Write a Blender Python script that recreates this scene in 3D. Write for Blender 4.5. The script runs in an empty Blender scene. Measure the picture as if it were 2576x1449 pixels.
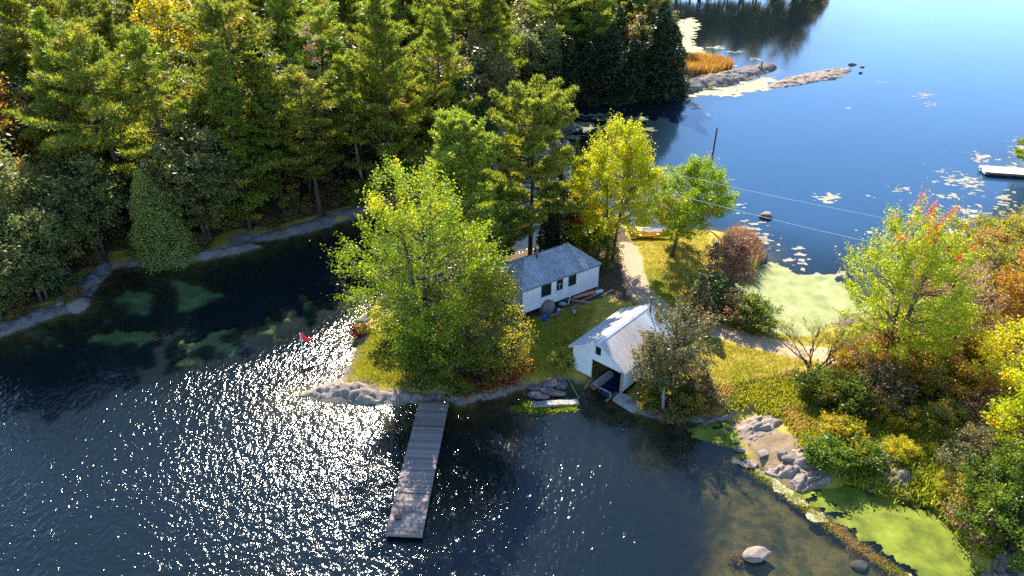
import bpy, bmesh, math, random
import numpy as np
from mathutils import Vector, Matrix

R = math.radians
sc = bpy.context.scene
COL = sc.collection

# ------------------------------------------------------------------ camera, sky, sun
CAM_H, PITCH, F = 38.0, R(31.0), 1839.4          # metres, downward tilt, focal length in 2576-px units
CX, CY = 1288.0, 724.5
cam_d = bpy.data.cameras.new('camera')
cam_d.sensor_width = 36.0
cam_d.lens = 36.0 * F / 2576.0
cam_d.clip_start, cam_d.clip_end = 0.5, 6000
cam = bpy.data.objects.new('camera', cam_d)
COL.objects.link(cam)
cam.location = (0, 0, CAM_H)
cam.rotation_euler = (R(90) - PITCH, 0, 0)
sc.camera = cam

SUN_AZ, SUN_EL = R(-10.0), R(39.5)               # azimuth from +Y towards +X
world = bpy.data.worlds.new('World')
sc.world = world
world.use_nodes = True
wn = world.node_tree
wn.nodes.clear()
sky = wn.nodes.new('ShaderNodeTexSky')
sky.sky_type = 'NISHITA'
sky.sun_disc = False
sky.sun_elevation = SUN_EL
sky.sun_rotation = SUN_AZ
sky.air_density, sky.dust_density, sky.ozone_density = 0.85, 0.0, 5.0
bg = wn.nodes.new('ShaderNodeBackground')
bg.inputs['Strength'].default_value = 0.15
wo = wn.nodes.new('ShaderNodeOutputWorld')
wn.links.new(sky.outputs[0], bg.inputs['Color'])
wn.links.new(bg.outputs[0], wo.inputs['Surface'])

sun_d = bpy.data.lights.new('sun', 'SUN')
sun_d.energy, sun_d.angle, sun_d.color = 5.0, R(0.53), (1.0, 0.92, 0.78)
sun = bpy.data.objects.new('sun', sun_d)
COL.objects.link(sun)
sdir = Vector((math.sin(SUN_AZ) * math.cos(SUN_EL), math.cos(SUN_AZ) * math.cos(SUN_EL), math.sin(SUN_EL)))
sun.rotation_euler = (-sdir).to_track_quat('-Z', 'Y').to_euler()
sun.location = (-30, 120, 90)

sc.view_settings.view_transform = 'Standard'
sc.view_settings.look = 'None'
sc.view_settings.exposure = 1.5
sc.view_settings.gamma = 1.0
sc.view_settings.use_curve_mapping = False
cy = sc.cycles
cy.use_denoising = False
cy.max_bounces, cy.diffuse_bounces, cy.glossy_bounces = 7, 3, 3
cy.transmission_bounces, cy.transparent_max_bounces = 4, 8
cy.caustics_reflective = cy.caustics_refractive = False
cy.sample_clamp_indirect = 6.0

# ------------------------------------------------------------------ picture -> ground
FW = np.array([0, math.cos(PITCH), -math.sin(PITCH)])
UP = np.array([0, math.sin(PITCH), math.cos(PITCH)])
EYE = np.array([0, 0, CAM_H])

def ray(px, py):
    return FW + np.array([1.0, 0, 0]) * (px - CX) / F - UP * (py - CY) / F

def g(px, py, z=0.0):
    d = ray(px, py)
    return EYE + d * (z - CAM_H) / d[2]

def at_y(px, py, Y):
    d = ray(px, py)
    return EYE + d * Y / d[1]

def proj(P):
    d = np.asarray(P, float) - EYE
    z = d @ FW
    return CX + F * d[0] / z, CY - F * (d @ UP) / z

def height_to(base, py):
    lo, hi = 0.0, 40.0
    for _ in range(40):
        m = (lo + hi) / 2
        if proj(np.asarray(base) + [0, 0, m])[1] > py: lo = m
        else: hi = m
    return lo

def W(pts):
    return np.array([(p[1], p[2]) if p[0] == 'w' else g(p[0], p[1])[:2] for p in pts])

# ------------------------------------------------------------------ numeric noise
def vn(x, y, seed=0):
    x = np.asarray(x, float); y = np.asarray(y, float)
    xi, yi = np.floor(x).astype(np.int64), np.floor(y).astype(np.int64)
    fx, fy = x - xi, y - yi
    fx, fy = fx * fx * (3 - 2 * fx), fy * fy * (3 - 2 * fy)
    def h(a, b):
        n = (a * 374761393 + b * 668265263 + seed * 144665) & 0x7fffffff
        n = ((n ^ (n >> 13)) * 1274126177) & 0x7fffffff
        n = ((n ^ (n >> 16)) * 668265263) & 0x7fffffff
        return (n & 0xffff) / 65535.0
    a = h(xi, yi) * (1 - fx) + h(xi + 1, yi) * fx
    b = h(xi, yi + 1) * (1 - fx) + h(xi + 1, yi + 1) * fx
    return a * (1 - fy) + b * fy

def fbm(x, y, seed=0, octs=4):
    s, a, t = 0, 0.5, 0
    for i in range(octs):
        s = s + a * vn(x * 2 ** i + 17.3 * i, y * 2 ** i - 9.1 * i, seed + i)
        t += a; a *= 0.5
    return s / t

def sdf(poly, X, Y):
    X = np.asarray(X, float); Y = np.asarray(Y, float)
    d2 = np.full(X.shape, 1e18); ins = np.zeros(X.shape, bool)
    n = len(poly)
    for i in range(n):
        ax, ay = poly[i]; bx, by = poly[(i + 1) % n]
        ex, ey = bx - ax, by - ay
        t = np.clip(((X - ax) * ex + (Y - ay) * ey) / max(ex * ex + ey * ey, 1e-9), 0, 1)
        d2 = np.minimum(d2, (X - ax - t * ex) ** 2 + (Y - ay - t * ey) ** 2)
        if ay != by:
            ins ^= ((ay > Y) != (by > Y)) & (X < ex * (Y - ay) / (by - ay) + ax)
    d = np.sqrt(d2)
    return np.where(ins, d, -d)

def line_dist(poly, X, Y):
    d2 = np.full(np.shape(X), 1e18)
    for i in range(len(poly) - 1):
        ax, ay = poly[i]; bx, by = poly[i + 1]
        ex, ey = bx - ax, by - ay
        t = np.clip(((X - ax) * ex + (Y - ay) * ey) / max(ex * ex + ey * ey, 1e-9), 0, 1)
        d2 = np.minimum(d2, (X - ax - t * ex) ** 2 + (Y - ay - t * ey) ** 2)
    return np.sqrt(d2)

def sstep(a, b, x):
    t = np.clip((x - a) / (b - a), 0, 1)
    return t * t * (3 - 2 * t)

# ------------------------------------------------------------------ mesh helpers
def mesh_np(name, V, Fc, mat=None, smooth=False):
    V = np.ascontiguousarray(V, dtype=np.float32); Fc = np.ascontiguousarray(Fc, dtype=np.int32)
    me = bpy.data.meshes.new(name)
    m, k = Fc.shape
    me.vertices.add(len(V)); me.vertices.foreach_set('co', V.ravel())
    me.loops.add(m * k); me.loops.foreach_set('vertex_index', Fc.ravel())
    me.polygons.add(m); me.polygons.foreach_set('loop_start', np.arange(0, m * k, k, dtype=np.int32))
    if smooth: me.polygons.foreach_set('use_smooth', np.ones(m, bool))
    me.update(calc_edges=True)
    if mat: me.materials.append(mat)
    return me

class MB:
    """collects small shapes that become ONE mesh"""
    def __init__(s): s.v = []; s.f = []
    def add(s, vs, fs):
        o = len(s.v); s.v += [tuple(p) for p in vs]; s.f += [tuple(i + o for i in q) for q in fs]; return s
    def box(s, lo, hi, M=None):
        x0, y0, z0 = lo; x1, y1, z1 = hi
        vs = [(x0, y0, z0), (x1, y0, z0), (x1, y1, z0), (x0, y1, z0), (x0, y0, z1), (x1, y0, z1), (x1, y1, z1), (x0, y1, z1)]
        if M is not None: vs = [tuple(M @ Vector(p)) for p in vs]
        return s.add(vs, [(3, 2, 1, 0), (4, 5, 6, 7), (0, 1, 5, 4), (1, 2, 6, 5), (2, 3, 7, 6), (3, 0, 4, 7)])
    def prism(s, pts, off):
        n = len(pts); off = Vector(off)
        vs = [Vector(p) for p in pts] + [Vector(p) + off for p in pts]
        fs = [tuple(range(n - 1, -1, -1)), tuple(range(n, 2 * n))] + [(i, (i + 1) % n, n + (i + 1) % n, n + i) for i in range(n)]
        return s.add(vs, fs)
    def tube(s, pts, rad, sides=5, cap=True):
        pts = [Vector(p) for p in pts]; n = len(pts); vs = []; fs = []
        for i, p in enumerate(pts):
            d = (pts[min(i + 1, n - 1)] - pts[max(i - 1, 0)]).normalized()
            a = d.orthogonal().normalized() if abs(d.z) < .9 else d.cross(Vector((0, 1, 0))).normalized()
            b = d.cross(a)
            r = rad[i] if hasattr(rad, '__len__') else rad
            for k in range(sides):
                t = 2 * math.pi * k / sides
                vs.append(p + (a * math.cos(t) + b * math.sin(t)) * r)
        for i in range(n - 1):
            for k in range(sides):
                k2 = (k + 1) % sides
                fs.append((i * sides + k, i * sides + k2, (i + 1) * sides + k2, (i + 1) * sides + k))
        if cap:
            fs.append(tuple(range(sides - 1, -1, -1))); fs.append(tuple((n - 1) * sides + k for k in range(sides)))
        return s.add(vs, fs)
    def mesh(s, name, mat, smooth=False):
        me = bpy.data.meshes.new(name); me.from_pydata(s.v, [], s.f)
        if smooth:
            me.polygons.foreach_set('use_smooth', np.ones(len(me.polygons), bool))
        me.update()
        if mat: me.materials.append(mat)
        return me

def link(name, me, parent=None, loc=None, rz=0.0):
    o = bpy.data.objects.new(name, me); COL.objects.link(o)
    if parent is not None: o.parent = parent
    if loc is not None: o.location = loc
    if rz: o.rotation_euler = (0, 0, rz)
    return o

def tag(o, label=None, cat=None, group=None, kind=None):
    if label: o['label'] = label
    if cat: o['category'] = cat
    if group: o['group'] = group
    if kind: o['kind'] = kind
    return o

def thing(name, label, cat, loc, rz=0.0, group=None, scale=None):
    o = bpy.data.objects.new(name, None); COL.objects.link(o)
    o.empty_display_size = 0.3
    o.location = loc; o.rotation_euler = (0, 0, rz)
    if scale is not None: o.scale = scale
    return tag(o, label, cat, group)

# ------------------------------------------------------------------ materials
def new_mat(name):
    m = bpy.data.materials.new(name); m.use_nodes = True
    nt = m.node_tree; nt.nodes.clear()
    out = nt.nodes.new('ShaderNodeOutputMaterial')
    return m, nt, out

def N(nt, typ, **kw):
    n = nt.nodes.new(typ)
    for k, v in kw.items():
        if k in n.inputs: n.inputs[k].default_value = v
        else: setattr(n, k, v)
    return n

def c4(c): return (c[0], c[1], c[2], 1.0)

def ramp(nt, fac, stops):
    r = nt.nodes.new('ShaderNodeValToRGB'); e = r.color_ramp.elements
    while len(e) < len(stops): e.new(0.5)
    for i, (p, c) in enumerate(stops):
        e[i].position = p; e[i].color = c4(c) if len(c) == 3 else c
    nt.links.new(fac, r.inputs[0]); return r.outputs[0]

def mixc(nt, fac, a, b, mode='MIX'):
    m = nt.nodes.new('ShaderNodeMix'); m.data_type = 'RGBA'; m.blend_type = mode
    for sock, val in ((m.inputs[0], fac), (m.inputs[6], a), (m.inputs[7], b)):
        if hasattr(val, 'is_output'): nt.links.new(val, sock)
        elif isinstance(val, (int, float)): sock.default_value = val
        else: sock.default_value = c4(val)
    return m.outputs[2]

def noise(nt, vec, scale, detail=3.0, rough=0.55, stretch=None, rot=0.0):
    n = nt.nodes.new('ShaderNodeTexNoise')
    n.inputs['Scale'].default_value = scale; n.inputs['Detail'].default_value = detail; n.inputs['Roughness'].default_value = rough
    if stretch is not None or rot:
        mp = nt.nodes.new('ShaderNodeMapping')
        mp.inputs['Scale'].default_value = stretch or (1, 1, 1); mp.inputs['Rotation'].default_value = (0, 0, rot)
        nt.links.new(vec, mp.inputs['Vector']); vec = mp.outputs[0]
    nt.links.new(vec, n.inputs['Vector'])
    return n.outputs[0]

def math_n(nt, op, a, b=0.0, clamp=False):
    m = nt.nodes.new('ShaderNodeMath'); m.operation = op; m.use_clamp = clamp
    for s, v in ((m.inputs[0], a), (m.inputs[1], b)):
        if hasattr(v, 'is_output'): nt.links.new(v, s)
        else: s.default_value = v
    return m.outputs[0]

def principled(nt, out, col, rough=0.6, spec=0.3, metal=0.0, normal=None):
    b = nt.nodes.new('ShaderNodeBsdfPrincipled')
    if hasattr(col, 'is_output'): nt.links.new(col, b.inputs['Base Color'])
    else: b.inputs['Base Color'].default_value = c4(col)
    if hasattr(rough, 'is_output'): nt.links.new(rough, b.inputs['Roughness'])
    else: b.inputs['Roughness'].default_value = rough
    b.inputs['Specular IOR Level'].default_value = spec
    b.inputs['Metallic'].default_value = metal
    if normal is not None: nt.links.new(normal, b.inputs['Normal'])
    if out is not None: nt.links.new(b.outputs[0], out.inputs['Surface'])
    return b

def bump(nt, h, strength=0.5, dist=0.05):
    b = nt.nodes.new('ShaderNodeBump'); b.inputs['Strength'].default_value = strength; b.inputs['Distance'].default_value = dist
    nt.links.new(h, b.inputs['Height']); return b.outputs[0]

def coords(nt, which='Object'):
    return nt.nodes.new('ShaderNodeTexCoord').outputs[which]

def leaf_mat(name, cols, accent=None, amount=0.5, trans=0.42, vary=0.18, rough=0.42, scale=0.35, top=0.0):
    m, nt, out = new_mat(name)
    geo = nt.nodes.new('ShaderNodeNewGeometry'); oi = nt.nodes.new('ShaderNodeObjectInfo')
    k = len(cols)
    col = ramp(nt, geo.outputs['Random Per Island'], [(i / max(k - 1, 1), c) for i, c in enumerate(cols)])
    if accent is not None:
        n = nt.nodes.new('ShaderNodeTexNoise'); n.noise_dimensions = '4D'
        n.inputs['Scale'].default_value = scale; n.inputs['Detail'].default_value = 2.5
        nt.links.new(coords(nt), n.inputs['Vector'])
        w = math_n(nt, 'MULTIPLY', oi.outputs['Random'], 40.0); nt.links.new(w, n.inputs['W'])
        j = math_n(nt, 'MULTIPLY_ADD', geo.outputs['Random Per Island'], 0.12)
        nt.nodes[-1].inputs[2].default_value = -0.06
        f = math_n(nt, 'ADD', n.outputs[0], j)
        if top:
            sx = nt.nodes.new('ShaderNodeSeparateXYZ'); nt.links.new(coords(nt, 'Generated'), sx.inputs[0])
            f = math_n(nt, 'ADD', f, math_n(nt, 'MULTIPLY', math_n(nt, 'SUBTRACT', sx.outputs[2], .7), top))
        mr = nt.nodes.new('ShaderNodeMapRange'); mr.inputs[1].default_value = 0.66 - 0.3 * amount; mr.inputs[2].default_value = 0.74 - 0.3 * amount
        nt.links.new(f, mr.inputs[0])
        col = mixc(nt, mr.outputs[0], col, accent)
    hs = nt.nodes.new('ShaderNodeHueSaturation')
    v = math_n(nt, 'MULTIPLY_ADD', oi.outputs['Random'], 2 * vary); nt.nodes[-1].inputs[2].default_value = 1 - vary
    h = math_n(nt, 'MULTIPLY_ADD', oi.outputs['Random'], 0.03); nt.nodes[-1].inputs[2].default_value = 0.485
    nt.links.new(v, hs.inputs['Value']); nt.links.new(h, hs.inputs['Hue']); nt.links.new(col, hs.inputs['Color'])
    b = principled(nt, None, hs.outputs[0], rough, 0.35)
    t = nt.nodes.new('ShaderNodeBsdfTranslucent')
    br = nt.nodes.new('ShaderNodeHueSaturation'); br.inputs['Saturation'].default_value = 1.1; br.inputs['Value'].default_value = 1.35
    nt.links.new(hs.outputs[0], br.inputs['Color']); nt.links.new(br.outputs[0], t.inputs['Color'])
    mx = nt.nodes.new('ShaderNodeMixShader'); mx.inputs[0].default_value = trans
    nt.links.new(b.outputs[0], mx.inputs[1]); nt.links.new(t.outputs[0], mx.inputs[2])
    nt.links.new(mx.outputs[0], out.inputs['Surface'])
    return m

def simple_mat(name, c1, c2, scale=3.0, rough=0.7, spec=0.25, metal=0.0, stretch=None, bmp=0.3, dist=0.03, vary=0.0):
    m, nt, out = new_mat(name)
    co = coords(nt)
    n = noise(nt, co, scale, 5.0, 0.6, stretch)
    col = ramp(nt, n, [(0.32, c1), (0.68, c2)])
    if vary:
        oi = nt.nodes.new('ShaderNodeObjectInfo'); hs = nt.nodes.new('ShaderNodeHueSaturation')
        v = math_n(nt, 'MULTIPLY_ADD', oi.outputs['Random'], 2 * vary); nt.nodes[-1].inputs[2].default_value = 1 - vary
        nt.links.new(v, hs.inputs['Value']); nt.links.new(col, hs.inputs['Color']); col = hs.outputs[0]
    principled(nt, out, col, rough, spec, metal, bump(nt, n, bmp, dist) if bmp else None)
    return m

M = {}
M['bark_grey'] = simple_mat('bark_grey', (.055, .045, .038), (.14, .12, .105), 6, .9, .1, stretch=(1, 1, .2), bmp=.6)
M['bark_pine'] = simple_mat('bark_pine', (.045, .032, .026), (.12, .085, .065), 5, .9, .1, stretch=(1, 1, .25), bmp=.6)
M['bark_pale'] = simple_mat('bark_pale', (.16, .14, .12), (.34, .31, .28), 6, .9, .1, stretch=(1, 1, .25), bmp=.4)
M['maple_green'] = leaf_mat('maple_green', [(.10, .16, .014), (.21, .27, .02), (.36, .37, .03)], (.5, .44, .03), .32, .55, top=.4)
M['maple_low'] = leaf_mat('maple_low', [(.06, .115, .015), (.13, .19, .02), (.25, .27, .03)], (.36, .28, .03), .25, .46)
M['maple_yellow'] = leaf_mat('maple_yellow', [(.26, .3, .012), (.43, .43, .015), (.56, .5, .02)], (.6, .34, .02), .18, .56)
M['lime'] = leaf_mat('lime', [(.14, .24, .012), (.27, .38, .016), (.4, .47, .03)], (.5, .26, .03), .12, .48)
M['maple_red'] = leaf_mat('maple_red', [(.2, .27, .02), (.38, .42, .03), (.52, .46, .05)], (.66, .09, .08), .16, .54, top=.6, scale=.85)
M['pine_sun'] = leaf_mat('pine_sun', [(.12, .165, .025), (.24, .275, .04), (.38, .37, .065)], (.42, .36, .07), .25, .48)
M['pine_wood'] = leaf_mat('pine_wood', [(.10, .15, .024), (.21, .26, .034), (.37, .37, .05)], (.42, .36, .06), .32, .5)
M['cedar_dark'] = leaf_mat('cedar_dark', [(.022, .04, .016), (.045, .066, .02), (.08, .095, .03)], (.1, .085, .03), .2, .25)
M['cedar_light'] = leaf_mat('cedar_light', [(.2, .24, .055), (.3, .34, .08), (.42, .44, .12)], None, 0, .4)
M['hemlock'] = leaf_mat('hemlock', [(.035, .07, .022), (.07, .11, .03), (.12, .155, .04)], (.1, .1, .03), .2, .3)
M['oak_olive'] = leaf_mat('oak_olive', [(.10, .11, .028), (.19, .18, .045), (.31, .27, .07)], (.32, .18, .055), .45, .45)
M['oak_grey'] = leaf_mat('oak_grey', [(.10, .125, .036), (.17, .19, .055), (.27, .27, .09)], (.3, .25, .07), .3, .42)
M['leaf_orange'] = leaf_mat('leaf_orange', [(.3, .16, .03), (.46, .25, .04), (.55, .36, .06)], (.35, .3, .05), .3, .45)
M['leaf_gold'] = leaf_mat('leaf_gold', [(.32, .27, .02), (.5, .4, .03), (.6, .46, .05)], (.3, .3, .03), .4, .52)
M['leaf_tan'] = leaf_mat('leaf_tan', [(.19, .12, .06), (.35, .22, .12), (.48, .32, .18)], (.3, .13, .08), .4, .42)
M['leaf_red'] = leaf_mat('leaf_red', [(.14, .02, .02), (.3, .04, .03), (.42, .1, .05)], (.3, .16, .04), .3, .42)
M['juniper'] = leaf_mat('juniper', [(.06, .065, .025), (.13, .12, .04), (.25, .2, .075)], (.24, .15, .055), .4, .3)
M['weed'] = leaf_mat('weed', [(.17, .2, .02), (.32, .32, .035), (.46, .41, .08)], (.46, .33, .1), .35, .5)
M['reed_gold'] = leaf_mat('reed_gold', [(.3, .14, .04), (.4, .2, .06), (.46, .28, .09)], None, 0, .4)
M['reed_tan'] = leaf_mat('reed_tan', [(.22, .13, .07), (.36, .22, .12), (.44, .31, .18)], None, 0, .4)
M['reed_green'] = leaf_mat('reed_green', [(.08, .11, .02), (.14, .19, .03), (.3, .25, .06)], None, 0, .4)
M['grass_blade'] = leaf_mat('grass_blade', [(.17, .19, .014), (.28, .25, .02), (.38, .29, .045)], (.44, .31, .07), .45, .45, scale=.25)
M['bed_weed'] = simple_mat('bed_weed', (.05, .065, .02), (.13, .14, .05), 2.5, .9, .1)

def metal_roof(name, c1, c2, stain, rough=.42, metal=.35, amt=.5):
    m, nt, out = new_mat(name); co = coords(nt)
    n1 = noise(nt, co, 1.6, 5, .6); n2 = noise(nt, co, 3.0, 4, .6, (3.0, .35, 3.0))
    col = ramp(nt, n1, [(.3, c1), (.7, c2)])
    mr = nt.nodes.new('ShaderNodeMapRange'); mr.inputs[1].default_value = .5; mr.inputs[2].default_value = .78
    nt.links.new(n2, mr.inputs[0])
    f = math_n(nt, 'MULTIPLY', mr.outputs[0], amt)
    col = mixc(nt, f, col, stain)
    oi = nt.nodes.new('ShaderNodeObjectInfo'); hs = nt.nodes.new('ShaderNodeHueSaturation')
    v = math_n(nt, 'MULTIPLY_ADD', oi.outputs['Random'], .22); nt.nodes[-1].inputs[2].default_value = .88
    nt.links.new(v, hs.inputs['Value']); nt.links.new(col, hs.inputs['Color'])
    principled(nt, out, hs.outputs[0], rough, .4, metal, bump(nt, n2, .15, .01))
    return m
M['roof_white'] = metal_roof('roof_white', (.5, .48, .46), (.72, .7, .67), (.42, .3, .2), .45, .15, .45)
M['roof_beige'] = metal_roof('roof_beige', (.42, .37, .32), (.62, .56, .5), (.3, .2, .11), .5, .1, .75)
M['roof_grey'] = metal_roof('roof_grey', (.28, .3, .33), (.45, .46, .48), (.085, .08, .055), .45, .3, .95)
M['paint_white'] = simple_mat('paint_white', (.66, .67, .68), (.8, .8, .79), 1.3, .55, .3, bmp=.08, vary=.03)
M['trim_white'] = simple_mat('trim_white', (.66, .66, .65), (.8, .79, .77), 2.0, .5, .3, bmp=.05)
M['wood_grey'] = simple_mat('wood_grey', (.17, .13, .108), (.34, .275, .24), 3.0, .85, .15, stretch=(.25, 6, 6), bmp=.35, dist=.01, vary=.3)
M['wood_pale'] = simple_mat('wood_pale', (.4, .37, .33), (.6, .57, .52), 3.0, .8, .15, stretch=(.5, 5, 5), bmp=.2, dist=.01, vary=.1)
M['wood_brown'] = simple_mat('wood_brown', (.12, .08, .05), (.27, .2, .14), 3.5, .85, .12, stretch=(.3, 5, 5), bmp=.4, dist=.01, vary=.2)
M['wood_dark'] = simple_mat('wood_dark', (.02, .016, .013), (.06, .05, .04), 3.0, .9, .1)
M['trim_green'] = simple_mat('trim_green', (.012, .04, .03), (.03, .075, .055), 3, .5, .3, bmp=.05)
M['pipe_metal'] = simple_mat('pipe_metal', (.09, .075, .065), (.2, .17, .15), 5, .5, .4, .5)
M['concrete'] = simple_mat('concrete', (.2, .185, .17), (.38, .36, .34), 2.5, .9, .12, bmp=.5, dist=.04)
M['glass'] = simple_mat('glass', (.006, .01, .012), (.02, .026, .028), 1.5, .06, .6, bmp=0)
M['red_flag'] = leaf_mat('red_flag', [(.5, .09, .13), (.5, .09, .13)], None, 0, .5, 0.0)
M['yellow_hull'] = simple_mat('yellow_hull', (.62, .34, .015), (.72, .45, .03), 2, .35, .4, bmp=.03)
M['red_hull'] = simple_mat('red_hull', (.45, .12, .09), (.62, .24, .18), 2, .5, .3, bmp=.05)
M['navy_hull'] = simple_mat('navy_hull', (.008, .02, .06), (.02, .045, .11), 2, .35, .4, bmp=.05)
M['alu'] = simple_mat('alu', (.45, .46, .48), (.65, .66, .68), 3, .35, .5, .6, bmp=.05)
M['blue_plastic'] = simple_mat('blue_plastic', (.01, .05, .35), (.02, .09, .5), 2, .4, .4, bmp=.02)
M['white_plastic'] = simple_mat('white_plastic', (.6, .6, .6), (.75, .75, .74), 2, .4, .4, bmp=.02)
M['green_rope'] = simple_mat('green_rope', (.06, .22, .14), (.16, .4, .28), 6, .7, .2, bmp=.1)
M['teal_tarp'] = simple_mat('teal_tarp', (.1, .2, .19), (.25, .4, .38), 4, .5, .3, bmp=.3)
M['wire'] = simple_mat('wire', (.35, .37, .4), (.5, .52, .55), 1, .5, .4, bmp=0)
M['black'] = simple_mat('black', (.01, .01, .012), (.03, .03, .03), 2, .6, .3, bmp=.05)

def rock_mat(name, c1, c2, c3, lichen=(.3, .3, .2)):
    m, nt, out = new_mat(name); co = coords(nt)
    n1 = noise(nt, co, .8, 6, .65); n2 = noise(nt, co, 3.5, 6, .7, (1, 2.2, 2.2), .5); n3 = noise(nt, co, 1.7, 3, .5)
    col = ramp(nt, n1, [(.28, c1), (.5, c2), (.72, c3)])
    col = mixc(nt, math_n(nt, 'MULTIPLY', math_n(nt, 'SUBTRACT', n2, .38, True), 1.4, True), mixc(nt, .55, col, (.05, .042, .04)), col)
    mr = nt.nodes.new('ShaderNodeMapRange'); mr.inputs[1].default_value = .58; mr.inputs[2].default_value = .68
    nt.links.new(n3, mr.inputs[0]); col = mixc(nt, math_n(nt, 'MULTIPLY', mr.outputs[0], .5), col, lichen)
    principled(nt, out, col, .85, .2, 0, bump(nt, n2, .7, .12))
    return m
M['rock'] = rock_mat('rock', (.19, .15, .125), (.35, .285, .24), (.5, .42, .36), (.3, .26, .18))
M['rock_pink'] = rock_mat('rock_pink', (.28, .21, .17), (.46, .36, .295), (.6, .49, .41), (.36, .3, .2))
M['rock_blue'] = rock_mat('rock_blue', (.14, .12, .115), (.25, .22, .215), (.35, .315, .31), (.2, .19, .15))

def weed_mat(name, c1, c2, c3, rough=.8, scale=.5, bm=.3):
    m, nt, out = new_mat(name); co = coords(nt)
    n1 = noise(nt, co, scale, 5, .6); n2 = noise(nt, co, 9.0, 3, .7)
    col = ramp(nt, n1, [(.3, c1), (.5, c2), (.72, c3)])
    col = mixc(nt, math_n(nt, 'MULTIPLY', n2, .25), col, mixc(nt, .5, col, (.03, .05, .01)))
    principled(nt, out, col, rough, .15, 0, bump(nt, n2, bm, .02))
    return m
M['duckweed'] = weed_mat('duckweed', (.05, .07, .014), (.14, .17, .016), (.24, .27, .035), .8, .6)
M['duckweed_pale'] = weed_mat('duckweed_pale', (.17, .20, .07), (.28, .30, .12), (.38, .37, .19), .8, .55)
M['algae_pale'] = weed_mat('algae_pale', (.24, .23, .11), (.38, .37, .2), (.5, .46, .3), .8, .7)
M['lily'] = weed_mat('lily', (.2, .18, .11), (.31, .275, .19), (.44, .39, .3), .5, 1.5)
M['lily_dark'] = weed_mat('lily_dark', (.05, .07, .03), (.1, .12, .06), (.2, .21, .13), .4, 1.5)

# ------------------------------------------------------------------ land outline
BH_O = np.array([5.13, 49.37]); BH_A = R(-41.8)                  # boathouse front-left corner and heading
bu = np.array([math.cos(BH_A), math.sin(BH_A)]); bv = np.array([-bu[1], bu[0]])
def bh(a, b): p = BH_O + bu * a + bv * b; return ('w', p[0], p[1])
LAND_A = W([(748, 993), (800, 1010), (860, 1019), (930, 1021), (1000, 1018), (1060, 1012), (1135, 1010), (1160, 1018), (1200, 1008),
    (1246, 996), (1300, 984), (1340, 972), (1385, 962), (1430, 954), bh(1.0, -.9), bh(1.95, -.4), bh(2.0, 4.2), bh(4.7, 4.2), bh(4.75, -.3),
    (1575, 1016), (1600, 1036), (1620, 1042), (1680, 1055), (1760, 1062), (1830, 1057), (1850, 1064), (1848, 1090), (1862, 1120),
    (1880, 1150), (1930, 1185), (1960, 1222), (2010, 1240), (2090, 1230), (2130, 1215), (2180, 1222), (2220, 1245), (2310, 1260),
    (2370, 1300), (2416, 1344), (2461, 1414), (2480, 1449), (2500, 1520), ('w', 40, 12), ('w', 60, -60), ('w', 400, -200), ('w', 1400, -200),
    ('w', 1400, 190), ('w', 400, 165), ('w', 120, 140), ('w', 100, 122), ('w', 82, 104), ('w', 73, 98), ('w', 73, 88), (2600, 540), (2530, 575), (2470, 592), (2390, 600),
    (2330, 640), (2270, 700), (2200, 770), (2166, 792), (2097, 812), (2060, 840), (2027, 850), (1965, 842), (1915, 826), (1880, 800),
    (1830, 775), (1800, 765), (1786, 740), (1800, 705), (1850, 690), (1890, 660), (1910, 635), (1895, 610), (1850, 590), (1790, 580),
    (1720, 578), (1660, 580), (1620, 572), (1550, 565), (1480, 580), (1400, 605), (1340, 628), (1280, 645), (1200, 660), (1100, 680),
    (1000, 715), (945, 760), (915, 800), (903, 850), (893, 900), (862, 955), (800, 972)])
LAND_B = W([(0, 848), (60, 828), (110, 808), (150, 792), (200, 784), (228, 767), (222, 748), (200, 745), (260, 700), (290, 672), (330, 671), (420, 667),
    (500, 657), (580, 640), (640, 625), (664, 618), (600, 612), (700, 603), (800, 577), (900, 548), (990, 515), (1100, 470), (1222, 434),
    (1300, 410), (1400, 392), (1437, 374), (1430, 357), (1380, 364), (1310, 372), (1270, 345), (1300, 300), (1385, 262), (1500, 256),
    (1600, 251), (1690, 244), (1750, 229), (1860, 207), (1955, 171), (1935, 165), (1840, 181), (1790, 195), (1730, 190), (1695, 170),
    (1680, 150), (1672, 100), (1655, 60), (1640, 10), ('w', 46, 240), ('w', 60, 246), ('w', 78, 248), ('w', 100, 254), ('w', 125, 275),
    ('w', 180, 330), ('w', 500, 400), ('w', 1400, 500), ('w', 1400, 1500), ('w', -1500, 1500), ('w', -1500, -80), ('w', -90, 20), ('w', -62, 44)])

def blob(cx, cy, rx, ry, n=9, s=0):
    rng = np.random.default_rng(s)
    return [(cx + rx * (1 + rng.uniform(-.25, .25)) * math.cos(2 * math.pi * i / n), cy + ry * (1 + rng.uniform(-.25, .25)) * math.sin(2 * math.pi * i / n)) for i in range(n)]

sub = [blob(470, 880, 55, 35, s=61), blob(560, 860, 70, 34, s=62), blob(580, 835, 55, 20, s=63), blob(650, 850, 60, 16, s=64), blob(700, 795, 28, 14, s=65), blob(770, 755, 30, 18, s=66), blob(455, 825, 14, 20, s=67), blob(480, 740, 90, 40, s=68), blob(350, 760, 60, 30, s=69), blob(120, 850, 60, 24, s=70), blob(430, 910, 30, 14, s=71), blob(330, 850, 70, 30, s=73), blob(250, 850, 50, 20, s=74)]

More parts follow.
